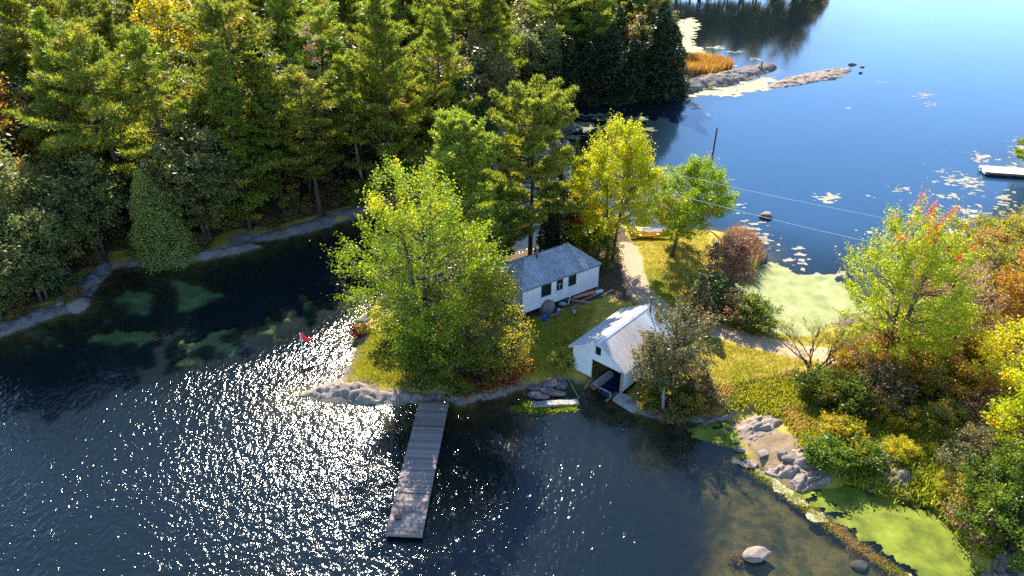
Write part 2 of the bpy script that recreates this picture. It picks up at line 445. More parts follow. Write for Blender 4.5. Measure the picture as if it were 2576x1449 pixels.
def axis(lo, hi, a, b, step, grow):
    xs = list(np.arange(a, b + 1e-6, step)); s = step
    while xs[-1] < hi: s *= grow; xs.append(xs[-1] + s)
    s = step
    while xs[0] > lo: s *= grow; xs.insert(0, xs[0] - s)
    return np.array(xs)
GX = axis(-1450, 1450, -58, 62, .35, 1.09)
GY = axis(-60, 1480, 27, 110, .35, 1.05)
XX, YY = np.meshgrid(GX, GY)
dA = sdf(LAND_A, XX, YY); dB = sdf(LAND_B, XX, YY)
wob = (fbm(XX * .9, YY * .9, 3) - .5) * 1.1 + (fbm(XX * .25, YY * .25, 5) - .5) * .6
near = np.clip(1 - np.abs(np.maximum(dA, dB)) / 3, 0, 1)
dA = dA + wob * near * .7; dB = dB + wob * near * .8
def land_height(dA, dB, X, Y):
    rise = np.clip((X - 26) / 34, 0, 1) * 3.2 * sstep(1, 12, dA)
    hA = .95 * (1 - np.exp(-np.maximum(dA, 0) / 1.5)) + rise + .25 * (fbm(X * .3, Y * .3, 11) - .5) * sstep(.5, 3, dA)
    hB = .55 * (1 - np.exp(-np.maximum(dB, 0) / .5)) + .2 * np.maximum(dB - 2.2, 0) * np.exp(-np.maximum(dB, 0) / 110)
    hB = np.minimum(hB, 11) + .6 * (fbm(X * .18, Y * .18, 12) - .5) * sstep(1, 4, dB)
    dw = -np.maximum(dA, dB)
    dep = -(.34 * np.maximum(dw, 0) ** .95 + .05)
    shelf = sdf(W([(1700, 1130), (1900, 1200), (2150, 1300), (2350, 1449), (2500, 1600), (1700, 1600), (1750, 1449), (1800, 1300), (1740, 1200)]), X, Y)
    shelf2 = sdf(W([(330, 1500), (430, 1420), (640, 1395), (760, 1420), (740, 1520)]), X, Y)
    dep = np.maximum(dep, -4.5)
    dep = dep + (np.maximum(dep, -.4) - dep) * sstep(-3.5, 2.0, shelf)
    dep = dep + (np.maximum(dep, -.9) - dep) * sstep(-2.5, 1.5, shelf2)
    dep = dep + (np.maximum(dep, -.04 - .3 * fbm(X * .7, Y * .7, 61)) - dep) * WEEDZ
    dep = dep + (fbm(X * .5, Y * .5, 21) - .5) * .5 * sstep(.4, 3, dw) * (1 - .8 * WEEDZ)
    dep = np.minimum(dep, -.03)
    return np.where(dA > 0, hA, np.where(dB > 0, hB, dep))
WEEDZ = np.zeros_like(XX)
for _b in sub:
    WEEDZ = np.maximum(WEEDZ, sstep(-.5, .8, sdf(W(_b), XX, YY) + (fbm(XX * .9, YY * .9, 63, 5) - .5) * 5.0))
ZZ = land_height(dA, dB, XX, YY)

def interp(G, x, y):
    x = np.asarray(x, float); y = np.asarray(y, float)
    i = np.clip(np.searchsorted(GX, x) - 1, 0, len(GX) - 2); j = np.clip(np.searchsorted(GY, y) - 1, 0, len(GY) - 2)
    tx = np.clip((x - GX[i]) / (GX[i + 1] - GX[i]), 0, 1); ty = np.clip((y - GY[j]) / (GY[j + 1] - GY[j]), 0, 1)
    return (G[j, i] * (1 - tx) + G[j, i + 1] * tx) * (1 - ty) + (G[j + 1, i] * (1 - tx) + G[j + 1, i + 1] * tx) * ty

def gp(px, py, dz=0.0):
    z = 0.0
    for _ in range(8):
        p = g(px, py, z); z = float(interp(ZZ, p[0], p[1]))
        z = max(z, -.1)
    p = g(px, py, z)
    return Vector((p[0], p[1], z + dz))

def zone(px_poly, feather=.5):
    return sstep(-feather, feather, sdf(W(px_poly), XX, YY) + (fbm(XX * .8, YY * .8, 31) - .5) * 1.6)

rockz = zone([(740, 993), (860, 1024), (1000, 1024), (1155, 1022), (1155, 1002), (1060, 992), (960, 985), (880, 972), (912, 905), (930, 850), (920, 800), (900, 800), (888, 905), (850, 955)])
rockz = np.maximum(rockz, np.where(dB > -1, 1 - sstep(.2, .9, dB + (fbm(XX * .25, YY * .25, 33) - .62) * 4), 0))
rockz = np.maximum(rockz, np.where(dA > -1, (1 - sstep(.15, .6, dA)) * .6, 0) * (XX < 14))
path = W([(1575, 640), (1588, 680), (1592, 715), (1610, 755), (1660, 800), (1750, 838), (1830, 862), (1900, 880), (1960, 894), (2020, 906), (2100, 918), (2200, 930)])
pathz = 1 - sstep(.8, 1.5, line_dist(path, XX, YY) + (fbm(XX, YY, 41) - .5) * 1.0)
lushz = np.maximum(zone([(860, 985), (890, 880), (930, 840), (1010, 850), (1000, 990)], .8), zone([(1595, 680), (1640, 690), (1700, 740), (1720, 800), (1650, 770), (1605, 720)], 1.0))
lushz = np.maximum(lushz, .75 * zone([(1330, 820), (1480, 800), (1440, 930), (1330, 960)], .8))
lushz = np.maximum(lushz, .6 * zone([(1850, 940), (2010, 950), (2100, 1100), (1900, 1060), (1790, 990)], .8))
litz = np.where(dB > 0, sstep(1.8, 3.2, dB), 0)
litz = np.maximum(litz, zone([(2090, 900), (2180, 780), (2330, 640), (2700, 500), (2700, 1500), (2300, 1260), (2150, 1130), (2050, 1000)], 1.5))
litz = np.maximum(litz, zone([(1010, 700), (1300, 640), (1560, 580), (1600, 640), (1580, 700), (1600, 790), (1530, 760), (1330, 830), (1300, 960), (1120, 985), (1010, 990)], .8))
dirtz = zone([(1840, 1060), (1900, 1062), (1990, 1120), (2040, 1180), (2110, 1205), (2090, 1225), (2000, 1245), (1900, 1180)], .6)
dirtz = np.maximum(dirtz, zone([(2090, 815), (2170, 790), (2200, 800), (2110, 840)], .5))

def grid_mesh(name, xs, ys, Z, mat, attrs, mask=None):
    ny, nx = Z.shape
    X, Y = np.meshgrid(xs, ys)
    V = np.stack([X, Y, Z], -1).reshape(-1, 3)
    idx = np.arange(nx * ny).reshape(ny, nx)
    Q = np.stack([idx[:-1, :-1], idx[:-1, 1:], idx[1:, 1:], idx[1:, :-1]], -1).reshape(-1, 4)
    if mask is not None: Q = Q[mask.reshape(-1)]
    me = mesh_np(name, V, Q, mat, True)
    for k, a in attrs.items():
        at = me.attributes.new(k, 'FLOAT', 'POINT'); at.data.foreach_set('value', np.ascontiguousarray(a, dtype=np.float32).ravel())
    return me

def ground_material():
    m, nt, out = new_mat('ground'); co = coords(nt)
    def at(n):
        a = nt.nodes.new('ShaderNodeAttribute'); a.attribute_name = n; return a.outputs['Fac']
    def sharp(n, nz, k=.6):
        f = math_n(nt, 'ADD', at(n), math_n(nt, 'MULTIPLY', math_n(nt, 'SUBTRACT', nz, .5), k))
        mr = nt.nodes.new('ShaderNodeMapRange'); mr.inputs[1].default_value = .36; mr.inputs[2].default_value = .64
        nt.links.new(f, mr.inputs[0]); return mr.outputs[0]
    n_s = noise(nt, co, 5.5, 5, .7); n_m = noise(nt, co, 1.1, 5, .6); n_l = noise(nt, co, .22, 3, .5); n_f = noise(nt, co, 14, 3, .7)
    dry = ramp(nt, n_m, [(.25, (.29, .245, .03)), (.5, (.41, .32, .05)), (.75, (.5, .37, .10))])
    lush = ramp(nt, n_m, [(.25, (.11, .15, .012)), (.5, (.19, .22, .018)), (.78, (.29, .28, .03))])
    lf = math_n(nt, 'ADD', math_n(nt, 'MULTIPLY', math_n(nt, 'SUBTRACT', n_l, .62), .9), at('lush'), True)
    col = mixc(nt, lf, dry, lush)
    col = mixc(nt, math_n(nt, 'MULTIPLY', n_s, .4), col, mixc(nt, .45, col, (.06, .065, .01)))
    lit = ramp(nt, n_s, [(.25, (.035, .026, .018)), (.45, (.085, .06, .038)), (.62, (.15, .1, .055)), (.78, (.26, .15, .06))])
    col = mixc(nt, sharp('litter', n_m, .9), col, lit)
    pth = ramp(nt, n_s, [(.25, (.36, .235, .15)), (.55, (.5, .355, .245)), (.8, (.6, .46, .34))])
    col = mixc(nt, math_n(nt, 'MULTIPLY', sharp('path', n_m, .7), .9), col, pth)
    drt = ramp(nt, n_m, [(.25, (.16, .115, .065)), (.55, (.28, .2, .12)), (.8, (.38, .3, .2))])
    col = mixc(nt, sharp('dirt', n_m, .8), col, drt)
    rk = ramp(nt, n_m, [(.25, (.15, .125, .11)), (.5, (.27, .22, .19)), (.75, (.4, .33, .29))])
    rk = mixc(nt, math_n(nt, 'MULTIPLY', n_s, .5), rk, (.07, .06, .055))
    col = mixc(nt, sharp('rock', n_m, .5), col, rk)
    bed = ramp(nt, n_m, [(.28, (.06, .07, .02)), (.46, (.17, .14, .045)), (.6, (.34, .22, .07)), (.75, (.2, .2, .06))])
    bed = mixc(nt, math_n(nt, 'MULTIPLY', n_s, .6), bed, (.03, .03, .012))
    wd = ramp(nt, n_m, [(.3, (.11, .16, .06)), (.55, (.22, .29, .13)), (.75, (.34, .37, .19))])
    bed = mixc(nt, at('weed'), bed, wd)
    col = mixc(nt, at('under'), col, bed)
    h = math_n(nt, 'ADD', math_n(nt, 'MULTIPLY', n_s, .6), math_n(nt, 'MULTIPLY', n_f, .4))
    principled(nt, out, col, .92, .1, 0, bump(nt, h, .9, .16))
    return m
ground = grid_mesh('ground', GX, GY, ZZ, ground_material(), dict(rock=rockz, path=pathz, lush=lushz, litter=litz, dirt=dirtz, weed=WEEDZ,
    under=1 - sstep(-.12, .02, ZZ)))
tag(link('ground', ground), 'shore land and lake bed', kind='structure')

# ------------------------------------------------------------------ water
def water_material():
    m, nt, out = new_mat('lake_water'); co = coords(nt)
    def at(n):
        a = nt.nodes.new('ShaderNodeAttribute'); a.attribute_name = n; return a.outputs['Fac']
    n1 = noise(nt, co, 1.0, 3, .55, (1.0, .62, 1), R(-28))
    n2 = noise(nt, co, 2.1, 2.5, .6, (1.0, .6, 1), R(20))
    n4 = noise(nt, co, 5.2, 2, .55, (1.0, .7, 1), R(-10))
    n3 = noise(nt, co, .35, 2, .5, (1, .6, 1), R(-20))
    gust = noise(nt, co, .07, 3, .55)
    gm = nt.nodes.new('ShaderNodeMapRange'); gm.inputs[1].default_value = .35; gm.inputs[2].default_value = .65; gm.inputs[3].default_value = .7; gm.inputs[4].default_value = 1.2
    nt.links.new(gust, gm.inputs[0])
    amp = math_n(nt, 'MULTIPLY', at('ripple'), gm.outputs[0])
    h = math_n(nt, 'ADD', math_n(nt, 'MULTIPLY', n1, .05), math_n(nt, 'ADD', math_n(nt, 'ADD', math_n(nt, 'MULTIPLY', n4, .022), math_n(nt, 'MULTIPLY', n2, .115)), math_n(nt, 'MULTIPLY', n3, .07)))
    h = math_n(nt, 'MULTIPLY', h, amp)
    b = nt.nodes.new('ShaderNodeBump'); b.inputs['Strength'].default_value = 1.0; b.inputs['Distance'].default_value = 1.0
    nt.links.new(h, b.inputs['Height']); nrm = b.outputs[0]
    gl = nt.nodes.new('ShaderNodeBsdfGlossy'); gl.inputs['Color'].default_value = (1, 1, 1, 1); gl.inputs['Roughness'].default_value = .08
    ge = nt.nodes.new('ShaderNodeNewGeometry')
    dt = nt.nodes.new('ShaderNodeVectorMath'); dt.operation = 'DOT_PRODUCT'
    nt.links.new(nrm, dt.inputs[0]); nt.links.new(ge.outputs['Incoming'], dt.inputs[1])
    cosv = math_n(nt, 'ABSOLUTE', dt.outputs['Value'])
    schl = math_n(nt, 'POWER', math_n(nt, 'SUBTRACT', 1.0, cosv, True), 5.0)
    fres = math_n(nt, 'ADD', math_n(nt, 'MULTIPLY', schl, .96), .026, True)
    df = nt.nodes.new('ShaderNodeBsdfDiffuse'); nt.links.new(mixc(nt, at('open'), (.005, .010, .013), (.017, .054, .112)), df.inputs['Color'])  # far lake's diffuse made bluer, standing in for reflected sky
    tr = nt.nodes.new('ShaderNodeBsdfTransparent'); tr.inputs['Color'].default_value = (.80, .86, .78, 1)
    nt.links.new(nrm, gl.inputs['Normal'])
    op = nt.nodes.new('ShaderNodeMapRange'); op.inputs[1].default_value = 0; op.inputs[2].default_value = 1
    e = math_n(nt, 'POWER', math.e, math_n(nt, 'MULTIPLY', at('depth'), -1.0))
    nt.nodes.remove(op)
    body = nt.nodes.new('ShaderNodeMixShader')
    nt.links.new(e, body.inputs[0]); nt.links.new(df.outputs[0], body.inputs[1]); nt.links.new(tr.outputs[0], body.inputs[2])
    mx = nt.nodes.new('ShaderNodeMixShader')
    nt.links.new(fres, mx.inputs[0]); nt.links.new(body.outputs[0], mx.inputs[1]); nt.links.new(gl.outputs[0], mx.inputs[2])
    nt.links.new(mx.outputs[0], out.inputs['Surface'])
    return m
WX = axis(-1440, 1440, -58, 72, .6, 1.1); WY = axis(-55, 1470, 27, 130, .6, 1.06)
wX, wY = np.meshgrid(WX, WY)
depth = np.maximum(-interp(ZZ, wX, wY), 0)
rip = np.full(wX.shape, 1.0)
def rzone(px, feather, val):
    global rip
    rip = rip + (val - rip) * sstep(-feather, feather, sdf(W(px), wX, wY))
rzone([(-400, 900), (300, 960), (640, 900), (760, 850), (880, 780), (1000, 700), (1300, 620), (1500, 560), (1700, 360), (1650, 200), (1200, 300), (600, 560), (-400, 760)], 2.0, .16)   # sheltered channel
rzone([(1600, 640), (1600, 300), (1560, -200), (3600, -200), (3300, 560), (2300, 680), (1950, 640)], 5.0, .11)
rzone([(1640, -60), (1680, 60), (1700, 250), (1960, 180), (2200, 130), (2250, -60)], 4.0, .06)                                                                      # mirror-calm bay
rzone([(1780, 660), (1900, 560), (2200, 560), (2250, 700), (2150, 850), (1850, 820)], 2.0, .12)
rzone([(-400, 1600), (-400, 1250), (300, 1120), (1000, 1180), (1050, 1600)], 4.0, 1.35)
rzone([(1095, 1240), (1250, 1250), (1450, 1190), (1800, 1180), (1820, 1650), (1060, 1650)], 2.5, .6)
rzone([(1110, 1020), (1560, 1000), (1850, 1100), (1900, 1200), (1700, 1180), (1450, 1200), (1250, 1270), (1100, 1250)], 2.5, .3)
rzone([(1800, 1180), (2500, 1500), (2100, 1500), (1750, 1300)], 2.0, .45)
opn = sstep(-6, 10, sdf(W([(1560, 600), (1700, 330), (1720, 255), (1960, 185), (2150, 60), (2200, -200), (3600, -200), (3000, 600), (2300, 660), (1900, 640)]), wX, wY))  # mask of the far lake where sky-reflection blue is put into the colour
wmask = depth[:-1, :-1] + depth[1:, 1:] + depth[:-1, 1:] + depth[1:, :-1] > 0
wme = grid_mesh('lake_water', WX, WY, np.zeros_like(wX), water_material(), dict(depth=depth, ripple=rip, open=opn), wmask)
tag(link('lake_water', wme), 'dark blue lake water with sun glitter', kind='structure')

# ------------------------------------------------------------------ rocks and slabs
def rock_sheet(name, label, cat, px_poly, hgt, seed, mat, res=.16, ang=0.0, width=.9, rough=.3, group=None, world_poly=None, block=None):
    poly = world_poly if world_poly is not None else W(px_poly)
    lo, hi = poly.min(0) - .6, poly.max(0) + .6
    xs = np.arange(lo[0], hi[0], res); ys = np.arange(lo[1], hi[1], res)
    X, Y = np.meshgrid(xs, ys)
    d = sdf(poly, X, Y) + (fbm(X * 1.3, Y * 1.3, seed) - .5) * 1.1 + (fbm(X * 4, Y * 4, seed + 9) - .5) * .3
    ca, sa = math.cos(ang), math.sin(ang)
    U, V_ = X * ca + Y * sa, -X * sa + Y * ca
    st = 1 - np.abs(2 * fbm(U * .35, V_ * 1.9, seed + 3) - 1)          # ridges along the grain
    terr = np.floor(fbm(U * .3, V_ * .9, seed + 5) * 6) / 6
    span = max(hi - lo); sp_ = block or min(max(.9, span / 9), 2.6)
    rr_ = np.random.default_rng(seed); ncell = int(min(420, max(14, (hi - lo).prod() / (sp_ * sp_ * .55))))
    ctr = rr_.uniform(lo, hi, (ncell, 2)); cu, cv = ctr[:, 0] * ca + ctr[:, 1] * sa, -ctr[:, 0] * sa + ctr[:, 1] * ca
    wu = U + (fbm(X * 1.1, Y * 1.1, seed + 31) - .5) * .8; wv = V_ + (fbm(X * 1.1, Y * 1.1, seed + 37) - .5) * .5
    b1 = np.full(X.shape, 1e9); b2 = np.full(X.shape, 1e9); bi_ = np.zeros(X.shape, int)
    for q in range(ncell):
        dq = np.sqrt(((wu - cu[q]) * .6) ** 2 + ((wv - cv[q]) * 1.25) ** 2)
        closer = dq < b1; b2 = np.where(closer, b1, np.minimum(b2, dq)); bi_ = np.where(closer, q, bi_); b1 = np.where(closer, dq, b1)
    ch, tu, tv = rr_.uniform(-.5, .5, ncell), rr_.uniform(-.18, .18, ncell), rr_.uniform(-.3, .3, ncell)
    blockz = (ch[bi_] * .5 + tu[bi_] * (U - cu[bi_]) + tv[bi_] * (V_ - cv[bi_])) * rough * 1.5
    crack = np.clip(1 - (b2 - b1) / (.10 + res * .6), 0, 1)
    base = np.maximum(interp(ZZ, X, Y), 0) * .85
    z = base + (1 - np.exp(-np.maximum(d, 0) / width)) * hgt * (.55 + .9 * terr) + (rough * .7 * (st - .55) + blockz) * sstep(0, .5, d) - (.1 + rough * .5) * crack * sstep(.1, .4, d) \
        + (fbm(X * 3.1, Y * 3.1, seed + 13) - .5) * rough * .35
    z = np.where(d > 0, z, np.minimum(base, .05) - .35 + np.clip(d, -1, 0) * .5)
    c = np.array([poly[:, 0].mean(), poly[:, 1].mean()])
    keep = (d[:-1, :-1] > -res) | (d[1:, 1:] > -res) | (d[:-1, 1:] > -res) | (d[1:, :-1] > -res)
    idx = np.arange(X.size).reshape(X.shape)
    Q = np.stack([idx[:-1, :-1], idx[:-1, 1:], idx[1:, 1:], idx[1:, :-1]], -1).reshape(-1, 4)[keep.reshape(-1)]
    used = np.unique(Q); re = np.zeros(X.size, np.int32); re[used] = np.arange(len(used))
    V = np.stack([X - c[0], Y - c[1], z], -1).reshape(-1, 3)[used]
    me = mesh_np(name, V, re[Q], mat, False)
    o = link(name, me, None, (c[0], c[1], 0))
    return tag(o, label, cat, group)

def boulder_mesh(name, seed, mat, subdiv=3, flat=.7):
    rng = np.random.default_rng(seed)
    bm = bmesh.new(); bmesh.ops.create_icosphere(bm, subdivisions=subdiv, radius=1.0)
    planes = [(Vector(rng.normal(size=3)).normalized(), rng.uniform(.62, .9)) for _ in range(9)]
    for v in bm.verts:
        p = v.co.copy()
        for n, dd in planes:
            k = p.dot(n) - dd
            if k > 0: p -= n * k * .9
        p *= 1 + .1 * (vn(p.x * 2 + seed, p.y * 2 + p.z * 1.7, seed) - .5) + .05 * (vn(p.x * 6 + seed, p.y * 6 + p.z * 5, seed) - .5)
        p.z *= flat
        v.co = p
    me = bpy.data.meshes.new(name); bm.to_mesh(me); bm.free(); me.materials.append(mat)
    return me
BOULD = [boulder_mesh('boulder', s, M['rock_blue' if s % 2 else 'rock'], 3) for s in range(6)]
def boulder(px, py, sx, sy, sz, label, mat=None, seed=0, rz=0.0, name='boulder', group=None, dz=0.0, cat='rock'):
    me = BOULD[seed % 6]
    if mat is not None:
        me = me.copy(); me.materials.clear(); me.materials.append(M[mat])
    p = gp(px, py)
    o = link(name, me, None, (p.x, p.y, max(p.z, 0) + sz * .25 + dz), rz)
    o.scale = (sx, sy, sz)
    return tag(o, label, cat, group)

rock_sheet('rock_outcrop', 'bare pinkish bedrock point running into the glittering water left of the dock', 'rock',
    [(752, 992), (800, 1008), (860, 1017), (935, 1019), (1000, 1016), (1060, 1010), (1100, 1008), (1085, 996), (1010, 992), (960, 986), (890, 972), (850, 960), (800, 975)], .42, 101, M['rock_pink'], .13, R(-8), .8, .26)
rock_sheet('rock_outcrop', 'narrow rock edge beside the bright lawn above the glitter', 'rock',
    [(852, 962), (872, 958), (892, 915), (900, 880), (925, 855), (930, 815), (912, 800), (900, 850), (888, 890), (868, 930)], .3, 103, M['rock'], .13, R(60), .5, .22)
rock_sheet('rock_outcrop', 'dark shaded shore ledge between the dock and the stone pile', 'rock',
    [(1095, 1010), (1130, 1013), (1165, 1017), (1205, 1005), (1250, 994), (1300, 982), (1345, 969), (1330, 962), (1290, 968), (1230, 984), (1170, 995), (1100, 998)], .3, 104, M['rock'], .13, R(25), .4, .22)
rock_sheet('rock_outcrop', 'long smooth ledge below the bright conical cedar on the far bank', 'rock',
    [(322, 671), (420, 667), (500, 657), (580, 641), (664, 618), (640, 617), (560, 632), (480, 642), (400, 650), (320, 656)], .5, 105, M['rock_blue'], .3, R(25), .8, .2)
rock_sheet('rock_outcrop', 'sloping ledge of the far bank running behind the big maple', 'rock',
    [(596, 612), (700, 603), (800, 577), (905, 547), (1000, 513), (985, 500), (890, 530), (800, 556), (690, 590)], .6, 106, M['rock_blue'], .3, R(32), 1.0, .25)
rock_sheet('rock_outcrop', 'round flat slab bulging into the dark channel at left', 'rock',
    [(140, 768), (160, 788), (200, 786), (230, 766), (222, 750), (190, 745), (150, 752)], 1.0, 107, M['rock'], .2, R(10), 1.3, .06, block=4.0)
rock_sheet('rock_outcrop', 'pale sloping slab above the round slab, dappled with light', 'rock',
    [(195, 744), (230, 742), (262, 702), (290, 675), (268, 660), (225, 695), (190, 730)], .6, 108, M['rock_blue'], .2, R(55), .9, .2)
rock_sheet('rock_outcrop', 'curving shore ledge at the left edge of the picture', 'rock',
    [(-30, 852), (0, 846), (60, 826), (110, 806), (142, 786), (120, 772), (80, 792), (30, 815), (-30, 828)], .5, 109, M['rock_blue'], .2, R(25), .7, .2)
rock_sheet('rock_outcrop', 'dappled ledge spit seen between the pines across the channel', 'rock',
    [(1222, 432), (1300, 408), (1400, 390), (1436, 374), (1430, 357), (1370, 366), (1300, 385), (1225, 415)], .7, 110, M['rock'], .3, R(20), 1.0, .3)
rock_sheet('rock_outcrop', 'low grey ledge under the dark cedars of the cape', 'rock',
    [(1385, 262), (1500, 256), (1600, 251), (1692, 244), (1690, 236), (1600, 242), (1500, 245), (1400, 250)], .8, 111, M['rock_blue'], .35, R(8), .8, .3)
rock_sheet('rock_spit', 'long dark rock spit reaching out from the cape past the orange reeds', 'rock',
    [(1690, 244), (1750, 229), (1800, 218), (1860, 207), (1910, 188), (1955, 172), (1935, 165), (1880, 170), (1830, 182), (1770, 198), (1700, 215)], 1.0, 112, M['rock'], .25, R(22), 1.6, .26)
rock_sheet('rock_islet', 'flat layered rock islet lying in the bright water beyond the spit', 'rock',
    [(1915, 225), (1975, 219), (2040, 209), (2120, 195), (2145, 178), (2135, 170), (2080, 176), (2010, 188), (1960, 203)], .5, 113, M['rock_pink'], .22, R(15), 1.0, .3, block=1.8)
rock_sheet('rock_outcrop', 'cracked pink boulder slab at the end of the small duckweed cove', 'rock',
    [(1848, 1075), (1865, 1105), (1900, 1120), (1945, 1112), (1968, 1080), (1930, 1062), (1880, 1060)], .42, 114, M['rock_pink'], .09, R(20), .6, .25)
rock_sheet('rock_outcrop', 'rugged pale outcrop in the middle of the right shore below the weeds', 'rock',
    [(1930, 1190), (1985, 1215), (2000, 1238), (2050, 1235), (2090, 1220), (2100, 1200), (2040, 1195), (2030, 1160), (2010, 1130), (1990, 1150), (1985, 1175)], .55, 115, M['rock_pink'], .09, R(30), .6, .4)
rock_sheet('rock_outcrop', 'shaded grey outcrop under the thicket above the lime duckweed', 'rock',
    [(2175, 1200), (2190, 1235), (2230, 1245), (2300, 1255), (2300, 1225), (2260, 1195), (2220, 1165), (2180, 1170)], .8, 116, M['rock'], .12, R(-20), .6, .4)
rock_sheet('rock_outcrop', 'bluish rock at the bottom right corner by the duckweed', 'rock',
    [(2468, 1460), (2490, 1400), (2530, 1378), (2600, 1400), (2600, 1500), (2480, 1500)], .9, 117, M['rock_blue'], .11, R(50), .6, .35)
rock_sheet('rock_ledge', 'low mauve ledge curving along the shore right of the boathouse', 'rock',
    [(1618, 1040), (1680, 1056), (1760, 1064), (1830, 1060), (1892, 1044), (1880, 1028), (1830, 1044), (1760, 1048), (1690, 1042), (1625, 1030)], .32, 118, M['rock_blue'], .12, R(-5), .4, .16)
rock_sheet('rock_slab', 'flat grey rock slab in the yard behind the boathouse roof', 'rock',
    [(1518, 772), (1535, 786), (1575, 788), (1592, 772), (1575, 757), (1535, 760)], .18, 119, M['rock_blue'], .14, R(10), .5, .1)
rock_sheet('rock_outcrop', 'pink bare rock on the far side of the lagoon behind the twiggy tree', 'rock',
    [(2092, 815), (2130, 828), (2180, 812), (2190, 792), (2150, 785), (2110, 795)], .4, 120, M['rock_pink'], .16, R(10), .7, .3)

# loose stones
boulder(1905, 1402, 1.0, .6, .55, 'pale pink boulder standing alone in the brown shallows at the bottom', 'rock_pink', 2, .2)
boulder(1925, 548, .85, .7, .75, 'pink boulder in blue water beside pale lily patches', 'rock_pink', 1, .5)
boulder(2144, 164, .9, .5, .5, 'dark stone in the water off the islet tip', 'rock', 3, .1)
boulder(2168, 170, .5, .4, .4, 'tiny pale stone past the islet, off its tip', 'rock_pink', 4, .1)
boulder(2164, 185, .45, .35, .35, 'tiny dark stone nearest the islet on its right side', 'rock_blue', 5, .1)
boulder(1965, 1143, .45, .35, .45, 'smooth white stone on the bare dirt shore', 'rock_pink', 4, .4)
boulder(1990, 1153, .75, .4, .35, 'long grey stone beside the smooth white stone', 'rock', 3, .2)
boulder(1862, 1136, .5, .25, .22, 'dark flat stone at the lower edge of the cove duckweed', 'rock', 1, .1)
boulder(1852, 1165, .5, .3, .22, 'dark stone at the waterline below the cracked slab', 'rock', 2, .3)
boulder(1882, 1172, .7, .45, .25, 'reddish flat stone at the start of the weed bar', 'rock_pink', 0, .2)
boulder(1918, 1142, .6, .4, .25, 'half sunken pinkish stone on the dirt shore', 'rock_pink', 5, .8)
boulder(2080, 1300, .55, .5, .3, 'brown round stone under shallow water beside the weed bar', 'rock', 4, .2, dz=-.35)
boulder(2165, 1416, .6, .45, .3, 'sunken brown stone near the bottom of the picture', 'rock', 3, .2, dz=-.35)
boulder(1345, 982, .55, .38, .4, 'rounded dark stone at the left end of the stone pile', None, 1, .3)
boulder(1348, 998, .75, .36, .4, 'long low stone at the lower left of the stone pile', None, 3, -.1)
boulder(1385, 974, .8, .55, .6, 'large dark stone heaped in the middle of the stone pile', None, 5, .4)
boulder(1412, 976, .65, .5, .55, 'dark stone at the right end of the stone pile', None, 1, 1.2)
boulder(1393, 962, .7, .5, .5, 'stone at the back of the stone pile by the shore', None, 2, .2)
boulder(1378, 988, .75, .45, .4, 'cracked stone in front of the large dark one', None, 3, .1)
boulder(1404, 957, .42, .34, .45, 'small pinkish sunlit stone topping the stone pile', 'rock_pink', 4, .6)
boulder(1400, 996, .9, .35, .4, 'pale flat stone along the top of the concrete crib', None, 5, 0)
boulder(1362, 1004, .7, .3, .35, 'bluish flat stone behind the concrete crib', None, 0, .1)
boulder(1590, 1015, .6, .45, .4, 'grey stone at the foot of the fallen slab beside the boathouse', None, 2, .4)
boulder(1628, 1018, .55, .4, .35, 'grey stone between the fallen slab and dead stump', None, 4, 1.0)
boulder(1612, 1005, .4, .3, .3, 'small stone above the fallen slab beside the boathouse', None, 1, .2)
boulder(915, 812, .8, .6, .7, 'dark rounded stone on the shore behind the bright lawn', 'rock', 2, .4)

# ------------------------------------------------------------------ floating plants
def float_mat(name, label, px_polys, mat, seed, thr=.5, res=.22, feather=1.4, z=.008, freq=.8, kind='stuff'):
    Vs, Fs, off = [], [], 0
    for k, pp in enumerate(px_polys):
        poly = W(pp); lo, hi = poly.min(0) - 1.5, poly.max(0) + 1.5
        xs = np.arange(lo[0], hi[0], res); ys = np.arange(lo[1], hi[1], res)
        X, Y = np.meshgrid(xs, ys)
        rng = np.random.default_rng(seed + k)
        d = sdf(poly, X, Y)
        f = fbm(X * freq, Y * freq * 1.6, seed + k, 5) - .5 + np.where(d > 0, np.clip(d / feather, 0, 1) * .3, d / feather * .45) + (.5 - thr)
        cell = (f[:-1, :-1] + f[1:, 1:] + f[:-1, 1:] + f[1:, :-1]) / 4 > 0
        if not cell.any(): continue
        Xj = X + rng.uniform(-.35, .35, X.shape) * res; Yj = Y + rng.uniform(-.35, .35, X.shape) * res
        Z = z + .012 * fbm(X * 3, Y * 3, seed + 50)
        idx = np.arange(X.size).reshape(X.shape)
        Q = np.stack([idx[:-1, :-1], idx[:-1, 1:], idx[1:, 1:], idx[1:, :-1]], -1).reshape(-1, 4)[cell.reshape(-1)]
        used = np.unique(Q); re = np.zeros(X.size, np.int32); re[used] = np.arange(len(used))
        Vs.append(np.stack([Xj, Yj, Z], -1).reshape(-1, 3)[used]); Fs.append(re[Q] + off); off += len(used)
    me = mesh_np(name, np.concatenate(Vs), np.concatenate(Fs), mat, True)
    return tag(link(name, me), label, None, None, kind)

